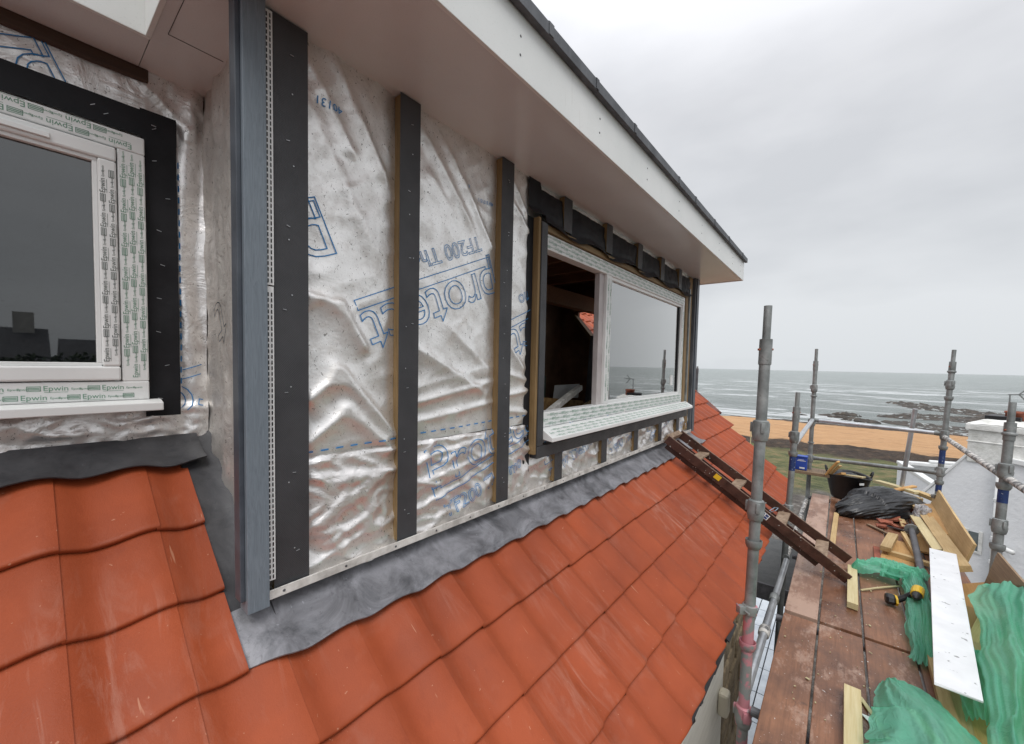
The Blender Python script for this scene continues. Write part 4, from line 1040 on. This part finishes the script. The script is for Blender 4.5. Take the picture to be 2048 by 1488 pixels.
plank((4.09,-.195,DZ+.008), (4.37,-.43,DZ+.008), .014, .010, M['pale'], "wood_splinter", "thin white sliver beside the green sheet on the far deck", "splinter", GT)
plank((2.73,-.15,DZ+.008), (2.50,-.245,DZ+.008), .020, .008, M['pale'], "wood_splinter", "thin white lath split in two on the near deck", "splinter", GT)
mb = MB().prism([(2.60,-.148,DZ+.006), (2.545,-.19,DZ+.006), (2.60,-.195,DZ+.006)], (0,0,.004)); tag(mb.build("plastic_scrap", M['whiteboard']), "small white triangular scrap on the near deck", "scrap")
plank((5.20,-.335,DZ+.010), (4.70,-.325,DZ+.010), .045, .012, M['terra'], "board_strip", "dark reddish strip lying on the middle of the deck", "strip", GT)
plank((5.47,-.47,DZ+.075), (5.00,-.385,DZ+.075), .075, .045, M['pine'], "timber_offcut", "square pine block resting on orange plywood", "timber", GT)
plank((5.05,-.41,DZ+.035), (4.96,-.70,DZ+.035), .05, .035, M['pine'], "timber_offcut", "narrow batten lying across the orange plywood", "timber", GT)
plank((5.52,-.535,DZ+.010), (4.85,-.45,DZ+.010), .22, .014, M['ply'], "plywood_sheet", "orange plywood offcut next to the green sheet", "plywood", GT)
plank((6.00,-.73,DZ+.035), (5.30,-.72,DZ+.025), .20, .018, M['ply'], "plywood_sheet", "knotty yellow plywood square behind the dark tube", "plywood", GT)
plank((5.70,-.56,DZ+.05), (5.0,-.60,DZ+.05), .035, .035, M['pine'], "timber_offcut", "slim pine batten left of the dark tube", "timber", GT)
plank((6.28,-.60,DZ+.03), (5.72,-.60,DZ+.03), .05, .03, M['pine'], "timber_offcut", "stub of timber poking from under the bag rubble", "timber", GT)
GB = "long boards piled along the outer edge"
plank((6.70,-.90,-1.455), (4.72,-.845,-1.455), .24, .020, M['pine'], "scaffold_board", "tall board standing on edge as outer toe board", "board", GB, up=(0,1,.25))
plank((6.62,-.83,-1.54), (5.45,-.85,-1.52), .10, .045, M['ply'], "timber_board", "orange timber lying against the standing toe board", "board", GB, up=(0,.3,1))
plank((6.35,-.78,-1.56), (4.50,-.785,-1.48), .09, .045, M['pine'], "timber_board", "long wide pine board inside the toe board", "board", GB, up=(0,.35,1))
plank((6.25,-.70,-1.60), (4.95,-.715,-1.53), .07, .045, M['pale'], "timber_board", "pale batten nearest the grey bag on the pile", "board", GB, up=(0,.3,1))
plank((4.42,-.83,-1.55), (2.3,-.80,-1.63), .24, .02, M['ply'], "timber_board", "orange board running under the white panel", "board", GB, up=(0,.5,1))
plank((4.40,-.90,-1.42), (3.70,-.92,-1.44), .30, .016, M['oldboard'], "weathered_board", "grey brown weathered board standing by the right pole", "board", GB, up=(0,1,.2))
plank((4.02,-.93,-1.50), (3.30,-.93,-1.58), .26, .018, M['oldboard'], "weathered_board", "weathered plank end above the green sheet heap", "board", GB, up=(0,1,.2))
plank((3.70,-.70,-1.60), (3.05,-.72,-1.60), .10, .04, M['pine'], "timber_board", "short pine board beside the green heap", "board", GB)
plank((4.0,-.50,-1.655), (2.0,-.46,-1.655), .055, .040, M['pine'], "timber_board", "narrow pine batten left of the white panel", "board", GB)
plank((3.15,-.525,-1.665), (1.9,-.44,-1.665), .10, .030, M['pine'], "timber_board", "pine board coming out under the white panel toward the camera", "board", GB)
plank((3.25,-.62,-1.668), (1.9,-.56,-1.668), .12, .026, M['ply'], "timber_board", "second board coming out under the white panel toward the camera", "board", GB)
GE = "offcuts stacked at the far end"
plank((7.42,-.43,-1.50), (7.05,-.80,-1.50), .09, .035, M['pale'], "timber_offcut", "topmost pale plank of the pile at the far end", "timber", GE)
plank((7.16,-.79,-1.51), (6.96,-.96,-1.53), .085, .045, M['pine'], "timber_offcut", "short plank by the foot of the far outer pole", "timber", GE)
plank((7.22,-.46,-1.55), (6.90,-.82,-1.55), .07, .045, M['pine_y'], "timber_offcut", "plank directly under the topmost pale plank", "timber", GE)
plank((6.95,-.58,-1.56), (6.60,-.83,-1.58), .06, .040, M['pine'], "timber_offcut", "rough plank sloping toward the broken tiles", "timber", GE)
plank((7.05,-.28,-1.60), (6.80,-.56,-1.60), .07, .030, M['pine'], "timber_offcut", "low plank between the tub and the black bag", "timber", GE)
plank((4.9,-.76,-1.50), (4.2,-.66,-1.62), .06, .03, M['pale'], "timber_offcut", "thin pale batten poking out left of the white panel's far end", "timber", GB)
plank((5.55,-.80,-1.60), (4.75,-.74,-1.60), .09, .022, M['oldboard'], "weathered_board", "grey weathered strip between the plywood and the long pine board", "board", GB)
plank((3.95,-.72,-1.56), (3.15,-.62,-1.64), .07, .035, M['ply'], "timber_offcut", "orange offcut half under the right side of the white panel", "timber", GB)
plank((3.9,-.80,-1.52), (3.5,-.66,-1.60), .05, .03, M['pine'], "timber_offcut", "short batten wedged between the white panel and the green heap", "timber", GB)
plank((2.75,-.34,-1.668), (2.35,-.50,-1.668), .04, .02, M['pale'], "timber_offcut", "small pale lath crossing the board ends under the nearest green sheet", "timber", GB)
plank((6.75,-.70,-1.56), (6.05,-.80,-1.56), .05, .035, M['pine'], "timber_offcut", "batten along the right side of the grey bag", "timber", GB)
plank((5.9,-.30,DZ+.012), (5.62,-.50,DZ+.012), .03, .015, M['oldboard'], "timber_offcut", "small dark lath on the deck near the tile rubble", "timber", GT)
plank((6.9,-.50,-1.52), (7.3,-.80,-1.47), .05, .022, M['ply'], "timber_offcut", "orange lath lying askew over the pile at the far end", "timber", "offcuts stacked at the far end")
# white panel
plank((4.74,-.705,-1.455), (2.68,-.478,-1.455), .152, .012, M['whiteboard'], "scuffed_plank", "long scuffed white panel lying on the timber pile", "panel")
# dark tube
T = thing("steel_prop", "dark grey tube with end plate lying on the deck under the green sheet", "tube", (5.7,-.62,-1.6))
MB().tube((5.72,-.625,-1.60), (3.9,-.545,-1.64), .026, n=20).build("tube", M['tube_dark'], T)
MB().lathe((5.72,-.625,-1.60), (1,-.04,.02), [(.0001,.004),(.055,.004),(.058,0),(.055,-.006),(.026,-.008)], 20).build("end_plate", M['galv'], T)
for k in range(3):
    a = random.uniform(0, 6); 
MB().beam((5.85,-.45,DZ+.05), (5.62,-.62,DZ+.10), .012, .012).build("handle", M['tube_dark'], T)

# broken tiles under the bag
def tile_piece(c, l, w, rz, tilt, label):
    mb = MB(); r_ = Matrix.Rotation(rz, 3, 'Z') @ Matrix.Rotation(tilt, 3, 'X'); c = Vector(c)
    j1, j2 = random.uniform(.6,1), random.uniform(.5,1)
    def f(a, q): 
        ll = l*(j1+(1-j1)*q); return c + r_ @ Vector(((a-.5)*w, (q-.5)*ll*(j2+(1-j2)*a), .012*cos(a*2*pi)))
    mb.grid(f, 8, 3); n = len(mb.v); mb.grid(lambda a, q: f(a, q)-Vector((0,0,.012)), 8, 3)
    o = mb.build("broken_tile", M['terra']); sm_ = o.modifiers.new("s", 'SOLIDIFY'); sm_.thickness = .006
    tag(o, label, "tile piece", "broken roof tiles under the bin bag")
for c, l, w, rz, ti, lab in (((6.05,-.47,DZ+.03),.16,.12,.4,.1,"tile fragment in front of the black bag"), ((5.95,-.56,DZ+.04),.18,.14,1.2,.3,"tile fragment beside the stub of timber"), ((6.05,-.66,DZ+.05),.17,.12,2.0,.3,"dark tile fragment left of the grey bag"),
    ((6.25,-.52,DZ+.03),.20,.16,.2,-.1,"tile fragment half hidden under the black bag"), ((6.70,-.78,DZ+.10),.16,.12,.9,.5,"red tile fragment behind the black bag"), ((6.55,-.84,DZ+.13),.14,.12,.3,.4,"small tile fragment against the boards"), ((6.6,-.72,DZ+.08),.18,.14,2.4,.2,"tile fragment right of the black bag"),
    ((5.90,-.42,DZ+.02),.10,.07,.2,.0,"chip of tile nearest the deck joint")):
    tile_piece(c, l, w, rz, ti, lab)

# bin bag
def blob(c, rx, ry, rz_, rot, seed, fold=.16, flat=.35):
    def f(a, q):
        th = a*2*pi; ph = (q-.5)*pi; d = Vector((cos(th)*cos(ph), sin(th)*cos(ph), sin(ph)))
        nn = noise.fractal(d*1.6+Vector((seed,0,0)), .8, 2, 4)*.25 + fold*(abs(noise.noise(Vector((d.x*3+seed, d.y*5, d.z*4))))*-1.4+.3) + fold*.5*(abs(noise.noise(Vector((d.x*8+seed, d.y*9, d.z*6))))*-1.2+.2)
        v = Vector((d.x*rx, d.y*ry, d.z*rz_))*(1+nn); v.z = max(v.z, -rz_*flat)
        return Vector(c) + Matrix.Rotation(rot, 3, 'Z') @ v
    return f
mb = MB()
def bagf(a, q):
    th = a*2*pi; ph = (q-.5)*pi; d = Vector((cos(th)*cos(ph), sin(th)*cos(ph), sin(ph)))
    r_ = 1 + .16*noise.noise(d*1.3+Vector((4,0,0)))
    wv = 1-min(1, 2.4*abs(noise.noise(Vector((d.x*1.5+2, d.y*5.5+d.z*4.5, 1))))); w2 = 1-min(1, 2.2*abs(noise.noise(Vector((d.x*3.5-d.y*2, d.y*9+d.z*5, 7)))))
    r_ += .055*wv+.03*w2
    v = Vector((d.x*.60*r_*(1-.12*d.z), d.y*.25*r_, d.z*.20*r_*(1-.35*d.x*d.x*(d.x > 0) - .2*(d.x < -.4))))
    v.z = max(v.z, -.075); return Vector((6.58,-.44,DZ+.078)) + Matrix.Rotation(radians(-36), 3, 'Z') @ v
mb.grid(bagf, 200, 90)
T = mb.build("bin_bag", M['bag'], smooth=True); tag(T, "full shiny black bin bag lying in front of the tub", "bin bag")
mb = MB(); mb.grid(lambda a, q: (6.14+.13*a*1-.02, -.13+.10*(1-a)+(q-.5)*(.03+.10*a), DZ+.02+.05*a+.012*sin(q*14)), 14, 12); mb.build("bag_neck", M['bag'], T, smooth=True)
mb = MB(); mb.grid(blob((6.28,-.765,DZ+.10), .17, .085, .13, radians(-5), 12, .14, .8), 60, 40); T = mb.build("rubble_bag", M['clearbag'], smooth=True); tag(T, "small cloudy clear bag wedged against the pale batten", "bag")
mb = MB(); mb.lathe((6.28,-.765,DZ+.185), (-.3,.1,1), [(.022,0),(.009,.02),(.02,.05),(.028,.06)], 12); mb.build("bag_neck", M['clearbag'], T, smooth=True)

# tub
T = thing("rubble_tub", "black flexible rubble tub filled with wood offcuts at the far end", "tub", (7.0,-.13,DZ))
tc_ = Vector((7.0,-.13,DZ))
mb = MB(); mb.lathe(tc_, (0,0,1), [(.0001,.006),(.165,.006),(.175,.03),(.215,.30),(.226,.305),(.228,.318),(.212,.320),(.205,.30),(.165,.03),(.0001,.02)], 40); 
mb.v = [(tc_.x+(v[0]-tc_.x)*(1+.06*(v[2]-DZ)), tc_.y+(v[1]-tc_.y)*(1+.25*(v[2]-DZ)), v[2]+(.018*cos(2*math.atan2(v[1]-tc_.y, v[0]-tc_.x)) if v[2] > DZ+.2 else 0)) for v in mb.v]
mb.build("tub_body", M['black'], T, smooth=True)
for s_ in (-1, 1):
    mb = MB(); pts = [tc_+Vector((.02*s_+.075*cos(t)*1, s_*(.225+.02*sin(t)), .33+.065*sin(t))) for t in [k*pi/8 for k in range(9)]]
    for a, b_ in zip(pts, pts[1:]): mb.tube(a, b_, .011, n=10)
    mb.build("handle", M['black'], T, smooth=True)
MB().obox(tc_+Vector((-.18,-.135,.25)), Vector((.6,-.8,0)), Vector((-.8,-.6,0)), Vector((0,0,1)), .028, .002, .014).build("tub_label", M['pvc'], T)
GO = "offcuts in the tub"
plank((6.86,.10,-1.40), (6.80,-.02,-1.19), .055, .02, M['ply'], "timber_offcut", "orange offcut sticking highest out of the tub", "timber", GO)
plank((6.93,.08,-1.44), (6.84,-.04,-1.25), .05, .02, M['pine'], "timber_offcut", "pine offcut beside the highest one in the tub", "timber", GO)
plank((6.95,.03,-1.45), (6.80,-.08,-1.34), .06, .03, M['ply'], "timber_offcut", "stubby offcut resting on the tub rim", "timber", GO)
plank((6.98,-.02,-1.40), (6.78,-.28,-1.35), .07, .02, M['pale'], "timber_offcut", "pale offcut laid across the right rim of the tub", "timber", GO)
mb = MB(); mb.grid(blob((7.0,-.12,-1.46), .17, .19, .10, 0, 31), 30, 16); tag(mb.build("bin_bag", M['bag'], smooth=True), "crumpled black bag stuffed inside the tub", "bin bag")

# green sheeting
def ribbon(name, pts, hump, seed, label, nu=130, nv=44, fold=.022, part=None):
    fold *= .8
    k = len(pts)-1
    def samp(a):
        i = min(int(a*k), k-1); f = a*k-i; f = f*f*(3-2*f)*.5+f*.5; p, q = pts[i], pts[i+1]
        return [p[n]+(q[n]-p[n])*f for n in range(4)]
    def fn(a, c):
        x, y, z, w = samp(a); x2, y2, z2, w2 = samp(min(1, a+.01)); x1, y1, _, _ = samp(max(0, a-.01))
        d = Vector((x2-x1, y2-y1, 0)); d = d.normalized() if d.length > 1e-6 else Vector((1,0,0)); p = Vector((-d.y, d.x, 0)); s_ = (c-.5)*2
        edge = w*(1+.30*noise.noise(Vector((a*4, seed, s_ > 0)))+.12*noise.noise(Vector((a*17, seed, s_ > 0)))); v = Vector((x, y, 0))+p*s_*edge
        h = hump*(1-s_*s_)**.8*min(1, a*8+.2, (1-a)*8+.2)
        wn = .25*noise.noise(Vector((a*3, seed, 1))); h += fold*(1-min(1, 2.4*abs(noise.noise(Vector((a*1.1+seed, s_*2.3+wn*3, 0))))))**1.4*2.4 + fold*1.2*noise.noise(Vector((v.x*3.2+seed, v.y*6, 2))) + fold*.45*noise.noise(Vector((v.x*2.2+seed, v.y*22, 2)))
        h += fold*.7*(1-min(1, 3.2*abs(noise.noise(Vector((a*2.0+seed+s_, s_*5.5-a*2, 5))))))**1.5
        return (v.x+.02*noise.noise(Vector((v.x*4, v.y*5, seed))), v.y+.02*noise.noise(Vector((v.x*3.5, v.y*5, seed+4))), z+max(.002, h))
    mb = MB(); mb.grid(fn, nu, nv); o = mb.build(name, M['net'], part, smooth=True)
    if not part: tag(o, label, "green sheet", "green debris sheeting on the deck")
    return o
o = ribbon("debris_sheet", [(4.42,-.13,DZ+.01,.03),(4.43,-.22,DZ+.02,.07),(4.50,-.33,DZ+.03,.13),(4.48,-.45,DZ+.05,.15),(4.35,-.56,DZ+.08,.12)], .07, 5, "green sheet bunched between the plywood and the drill")
r2 = ribbon("sheet_tail", [(4.50,-.50,DZ+.07,.05),(4.2,-.50,DZ+.07,.07),(3.9,-.50,DZ+.04,.075),(3.5,-.47,DZ+.02,.075),(3.24,-.43,DZ+.01,.065)], .06, 8, "", part=o, fold=.014)
ribbon("debris_sheet", [(2.92,-.28,DZ+.0,.03),(2.74,-.33,DZ+.06,.14),(2.55,-.38,DZ+.09,.19),(2.3,-.40,DZ+.10,.24),(2.0,-.40,DZ+.10,.26),(1.7,-.4,DZ+.08,.26)], .07, 15, "nearest green sheet billowing at the bottom edge of the photo", fold=.012)
ribbon("debris_sheet", [(4.05,-.93,-1.47,.04),(3.92,-.90,-1.44,.13),(3.72,-.84,-1.46,.15),(3.5,-.80,-1.47,.15),(3.2,-.76,-1.48,.13),(2.9,-.72,-1.48,.12),(2.5,-.66,-1.50,.12),(2.1,-.62,-1.52,.12),(1.8,-.6,-1.52,.12)], .085, 25, "tall green sheet heap at the right edge of the photo", nu=200, fold=.028)
ribbon("debris_sheet", [(3.42,-.60,-1.62,.06),(3.2,-.62,-1.60,.10),(3.0,-.62,-1.60,.10),(2.75,-.58,-1.63,.06)], .05, 35, "small green fold tucked between the white panel and the heap", nu=80, fold=.02)

# cordless driver
T = thing("cordless_drill", "yellow and black cordless driver lying against the white panel", "power tool", (4.0,-.42,DZ))
def lob(pts, mat, name, n=14):
    mb = MB(); 
    pv = [Vector(p[:3]) for p in pts]
    d = (pv[-1]-pv[0]).normalized(); a = Vector((0,0,1)).cross(d).normalized(); b_ = d.cross(a); k = 0
    for p, q in zip(pv, pts):
        for i in range(n): t = 2*pi*i/n; mb.v.append(tuple(p + a*cos(t)*q[3] + b_*sin(t)*q[4]))
    for r in range(len(pts)-1):
        for i in range(n): j = (i+1) % n; mb.face((r*n+i, r*n+j, (r+1)*n+j, (r+1)*n+i))
    mb.face(list(range(n))[::-1]); mb.face([(len(pts)-1)*n+i for i in range(n)])
    return mb.build(name, mat, T, bevel=.002, smooth=False)
lob([(3.985,-.322,DZ+.045,.038,.030),(3.984,-.335,DZ+.045,.050,.038),(3.988,-.365,DZ+.045,.050,.038),(3.99,-.375,DZ+.045,.040,.032)], M['black'], "battery_pack", 8)
lob([(3.988,-.372,DZ+.045,.050,.036),(3.99,-.385,DZ+.045,.050,.036)], M['yellow'], "battery_mount", 8)
lob([(3.99,-.385,DZ+.05,.024,.02),(4.0,-.43,DZ+.085,.019,.018),(4.01,-.475,DZ+.125,.022,.02)], M['black'], "handle")
lob([(4.07,-.50,DZ+.14,.034,.03),(4.02,-.49,DZ+.14,.036,.034),(3.95,-.48,DZ+.14,.034,.032)], M['yellow'], "motor_body")
lob([(3.95,-.48,DZ+.14,.030,.028),(3.90,-.47,DZ+.14,.018,.018),(3.88,-.467,DZ+.14,.008,.008)], M['black'], "chuck")
lob([(3.992,-.455,DZ+.115,.012,.010),(3.975,-.452,DZ+.115,.010,.009)], M['black'], "trigger", 8)

# blue box sign on the far fence
T = thing("plastic_crate", "small blue box with white print beside the blue banded pole", "box", (6.95,.39,-1.40))
MB().box(6.90,7.0,.315,.455,-1.395,-1.215).build("box_body", simple("blue_plastic", (.015,.05,.28), (.03,.08,.40), 4, .4, bs=.05), T, bevel=.006)
mb = MB(); mb.box(6.8985,6.90,.34,.40,-1.375,-1.355); mb.box(6.8985,6.90,.33,.43,-1.27,-1.263); mb.box(6.8985,6.90,.35,.42,-1.255,-1.249); mb.build("white_print", M['pvc'], T)
MB().box(6.89,7.01,.31,.46,-1.215,-1.20).build("lid", simple("blue_lid", (.02,.06,.3), (.03,.09,.42), 4, .4, bs=0), T, bevel=.004)
T = MB().box(6.86,7.2,.06,.50,-1.44,-1.40).build("end_board", M['oldboard'], bevel=.004); tag(T, "grey board under the blue box at the platform end", "board")

# sawn spill, small debris flecks
mb = MB(); random.seed(5)
for k in range(90):
    x = random.uniform(2.0, 5.6); y = random.uniform(-.40, .22); s_ = random.uniform(.0015, .005)*(1 if random.random() < .9 else 2); a = random.uniform(0, 3)
    mb.obox(Vector((x, y, DZ+.0055)), Vector((cos(a), sin(a), 0)), Vector((-sin(a), cos(a), 0)), Vector((0,0,1)), s_, s_*.6, .0015)
mb.build("debris_flecks", M['pale'], kind="stuff", label="pale sawdust and chips scattered over the deck", category="debris")

# far post behind the verge
T = thing("old_post", "thin weathered post standing behind the far roof verge", "post", (7.35,1.95,-2.5))
MB().tube((7.35,1.95,-2.5), (7.40,1.93,-.005), .021, n=16).build("tube", M['tube_dark'], T)
MB().tube((7.40,1.93,-.005), (7.40,1.93,.03), .014, n=12).build("tip", M['galv'], T)
T = thing("marker_post", "thin pale cane rising between the house and the beach", "post", (9.6,1.45,-5))
MB().tube((9.6,1.45,-5), (9.6,1.40,-1.1), .012, .009, n=8).build("cane", M['pale'], T)

# ================================================================= WHITE HOUSE NEXT DOOR
H = thing("white_cottage", "white roughcast cottage with broad chimney stack", "house", (13,-2.2,-4.7))
X = 13.0
MB().prism([(X,-1.20,-4.7),(X,-1.20,-3.35),(X,-1.64,-2.72),(X,-2.16,-1.80),(X,-2.3,-1.5),(X,-2.75,-1.5),(X,-2.75,-4.7)], (6,0,0)).build("gable_wall", M['render'], H)
MB().prism([(X-.10,-2.755,-4.7),(X-.10,-2.755,-1.78),(X-.10,-6,-2.1),(X-.10,-6,-4.7)], (5,0,0)).build("side_wall", M['render'], H)
MB().prism([(X-.16,-2.72,-1.78),(X-.16,-2.72,-1.68),(X-.16,-6,-2.0),(X-.16,-6,-2.1)], (.30,0,0)).build("coping", M['pvc'], H, bevel=.01)
MB().prism([(X-.04,-1.16,-3.42),(X-.04,-1.16,-3.34),(X-.04,-2.20,-1.70),(X-.04,-2.20,-1.78)], (.20,0,0)).build("verge_coping", M['pvc'], H, bevel=.01)
ch = MB(); ch.box(X-.03,X+1.0,-3.15,-2.19,-1.9,-1.04); c_ = ch.build("chimney", M['render_chim'], H, bevel=.02)
mb = MB(); mb.box(X-.07,X+1.04,-3.19,-2.15,-1.20,-1.07); mb.box(X-.045,X+1.02,-3.17,-2.17,-1.46,-1.43); mb.build("chimney_band", M['render_chim'], c_, bevel=.015)
mb = MB(); mb.grid(lambda a, q: (X-.06+1.08*a, -3.17+1.0*q, -1.06+.10*min(1, 6*a, 6*(1-a))*min(1, 5*q, 5*(1-q))+.02*noise.noise(Vector((a*5, q*5, 0)))), 20, 16); mb.build("chimney_flaunching", M['render_chim'], c_, smooth=True)
MB().box(X+.20,X+.75,-2.85,-2.36,-.98,-.88).build("chimney_pot_base", M['black'], c_, bevel=.01)
mb = MB(); mb.lathe((X+.45,-2.74,-.96), (0,0,1), [(.0001,.0),(.15,.0),(.145,.14),(.16,.15),(.16,.19),(.12,.19),(.11,.05)], 20); mb.build("chimney_pot", M['terra'], c_, smooth=True)
dp = MB(); dp.tube((X-.10,-2.68,-1.9), (X-.10,-2.68,-4.7), .040, n=14); dp = dp.build("drainpipe", M['pvc'], H, smooth=True)
for z in (-2.0,-2.6,-3.4,-3.9,-4.3): MB().lathe((X-.10,-2.68,z), (0,0,1), [(.040,-.035),(.054,-.03),(.054,.03),(.040,.035)], 14).build("pipe_collar", M['pvc'], dp)
MB().tube((X-.12,-2.68,-3.52), (X-.3,-2.98,-3.54), .045, n=12).build("branch_pipe", M['pvc'], dp, smooth=True)
w_ = MB().box(X-.012,X+.02,-2.45,-2.30,-3.80,-3.40).build("window", simple("dim_window", (.10,.12,.12), (.18,.21,.21), 3, .2, bs=0), H)
mb = MB(); mb.box(X-.03,X,-2.30,-2.20,-3.80,-3.36); mb.box(X-.03,X,-2.51,-2.45,-3.80,-3.36); mb.box(X-.03,X,-2.51,-2.20,-3.85,-3.80); mb.build("window_surround", M['render_chim'], w_, bevel=.005)
H.rotation_euler = (0, 0, radians(-22.6))
T = thing("antenna", "small grey aerial with angled vanes on the chimney", "aerial", (13.2,-2.75,-.95))
q = Vector((13.2,-2.77,-.42)); MB().tube((13.2,-2.77,-.95), q, .014, n=8).build("mast", M['galv'], T)
for a, b_ in (((0,.03,0),(0,-.26,.02)), ((0,-.12,.01),(0,-.22,.13)), ((0,-.12,.01),(0,-.24,-.15)), ((0,-.22,.01),(0,-.32,.03))):
    MB().beam(q+Vector(a), q+Vector(b_), .03, .022).build("vane", M['galv'], T, bevel=.004)
# low flat roofed extension
H2 = thing("white_extension", "low white flat roofed outbuilding with moulded parapet beyond the cottage gable", "building", (14,-1.7,-4.7))
MB().prism([(13.0,-2.28,-4.7),(18.2,-1.56,-4.7),(18.9,-3.6,-4.7),(13.6,-4.5,-4.7)], (0,0,1.70)).build("wall", M['render'], H2)
mb = MB(); mb.prism([(13.0,-2.26,-3.0),(18.24,-1.53,-3.0),(18.24,-1.72,-3.0),(13.0,-2.45,-3.0)], (0,0,.10)); mb.build("parapet", M['pvc'], H2, bevel=.02)
mb = MB(); mb.prism([(18.1,-1.73,-3.0),(18.3,-1.73,-3.0),(19.0,-3.7,-3.0),(18.8,-3.7,-3.0)], (0,0,.12)); mb.prism([(18.3,-2.3,-2.88),(18.5,-2.3,-2.88),(18.95,-3.5,-2.88),(18.75,-3.5,-2.88)], (0,0,.08)); mb.build("parapet_moulding", M['pvc'], H2, bevel=.02)
MB().prism([(13.1,-2.45,-2.998),(18.1,-1.80,-2.998),(18.75,-3.6,-2.998),(13.6,-4.4,-2.998)], (0,0,.02)).build("flat_roof", M['slate'], H2)

# houses across the street (seen as reflections in the left window)
wl_ = simple("cottage_render", (.30,.29,.27), (.45,.44,.41), 2, .9, bs=.2); rf_ = simple("cottage_slate", (.03,.03,.035), (.07,.07,.075), 3, .7, bs=.3)
for i, (x, y, w, d_, h) in enumerate([(-10,-34,11,7,3.8),(2.2,-38,9,7,3.3),(13,-42,10,7,3.4),(-30,-40,12,8,4.2)]):
    T = thing("cottage", ["wide slate roofed cottage across the street", "middle cottage across the street", "far right cottage across the street", "tallest cottage across the street"][i], "house", (x, y, -4.7), "cottages across the street")
    MB().box(x, x+w, y-d_, y, -4.7, -4.7+h).build("wall", wl_, T)
    MB().prism([(x-.3, y+.4, -4.7+h), (x-.3, y-d_-.4, -4.7+h), (x-.3, y-d_/2, -4.7+h+2.6)], (w+.6, 0, 0)).build("roof", rf_, T)
    MB().box(x+w-1.2, x+w-.3, y-d_/2-.5, y-d_/2+.5, -4.7+h+1.6, -4.7+h+3.6).build("chimney", wl_, T)
    for k in range(3): MB().box(x+1.2+k*3, x+2.3+k*3, y-.05, y+.02, -3.6, -2.3).build("window", M['dark'], T)
random.seed(2)
mb = MB()
for k in range(30000):
    hx = random.uniform(-30, 26); c = Vector((hx, -24+random.gauss(0, 1.3), -4.7+random.random()**.8*(4.6+.3*noise.noise(Vector((hx*.3, 0, 0)))+.3*noise.noise(Vector((hx*1.7, 3, 0)))))); a = Vector((random.gauss(0,1), random.gauss(0,1), random.gauss(0,1))).normalized(); b_ = a.orthogonal().normalized()
    s_ = .12; n = len(mb.v); mb.v += [tuple(c+a*s_), tuple(c+b_*s_*.6), tuple(c-a*s_), tuple(c-b_*s_*.6)]; mb.face((n, n+1, n+2, n+3))
mb.build("hedge", simple("dark_hedge_leaves", (.02,.035,.015), (.05,.075,.03), 2, .8, bs=0), kind="stuff", label="long dark hedge across the street", category="hedge")

# ================================================================= THINGS INSIDE THE ROOM
# loose things lean inside the open light
T = thing("window_frames", "stack of dark grey frames leaning inside the open window", "frame", (4.3,2.3,-1.2))
for k in range(4): MB().beam((3.38+.06*k, 1.86+.03*k, -1.0), (3.50+.05*k, 1.84+.03*k, .29-.02*k), .02, .10, up=(0,1,0)).build("frame", M['trimdark'] if k % 2 else M['felt'], T, bevel=.003)
plank((3.02,1.72,-.185), (2.12,1.52,-.375), .042, .042, M['pvc_dirty'], "white_bar", "dirty white bar poking up diagonally inside the open window", "bar")
plank((3.25,1.66,-.305), (2.62,1.56,-.40), .08, .045, M['pine'], "timber_plank", "pine plank low inside the open window", "plank")
mb = MB().prism([(2.30,1.76,-.9),(3.25,1.78,-.9),(3.15,1.76,-.31),(2.50,1.74,-.245)], (.0,.018,0)); tag(mb.build("osb_sheet", M['osb']), "brown chipboard sheet leaning inside the window", "board")
tag(MB().prism([(2.78,1.82,-.165),(3.22,1.84,-.165),(3.20,1.84,-.29),(2.76,1.82,-.28)], (0,.003,0)).build("paper_sheet", simple("grey_paper", (.30,.30,.30), (.38,.38,.38), 3, .8, bs=0)), "grey sheet of paper on the chipboard inside the window", "paper")
T = thing("red_container", "red container behind the window mullion", "container", (4.05,1.8,-.6))
MB().box(3.26,3.42,1.60,1.70,-.60,-.28).build("container_body", M['red'], T, bevel=.01); MB().tube((3.34,1.65,-.28),(3.34,1.65,-.255),.025,n=14).build("cap", M['red'], T)
T = thing("green_tool_case", "dark green case in the shadow inside the window", "case", (3.6,2.3,-.6))
MB().box(2.35,2.72,1.86,2.0,-.55,-.08).build("case_body", simple("dark_green_plastic", (.012,.03,.02), (.02,.045,.03), 3, .5, bs=0), T, bevel=.02); MB().box(2.47,2.60,1.90,1.95,-.08,-.05).build("handle", M['black'], T, bevel=.005)
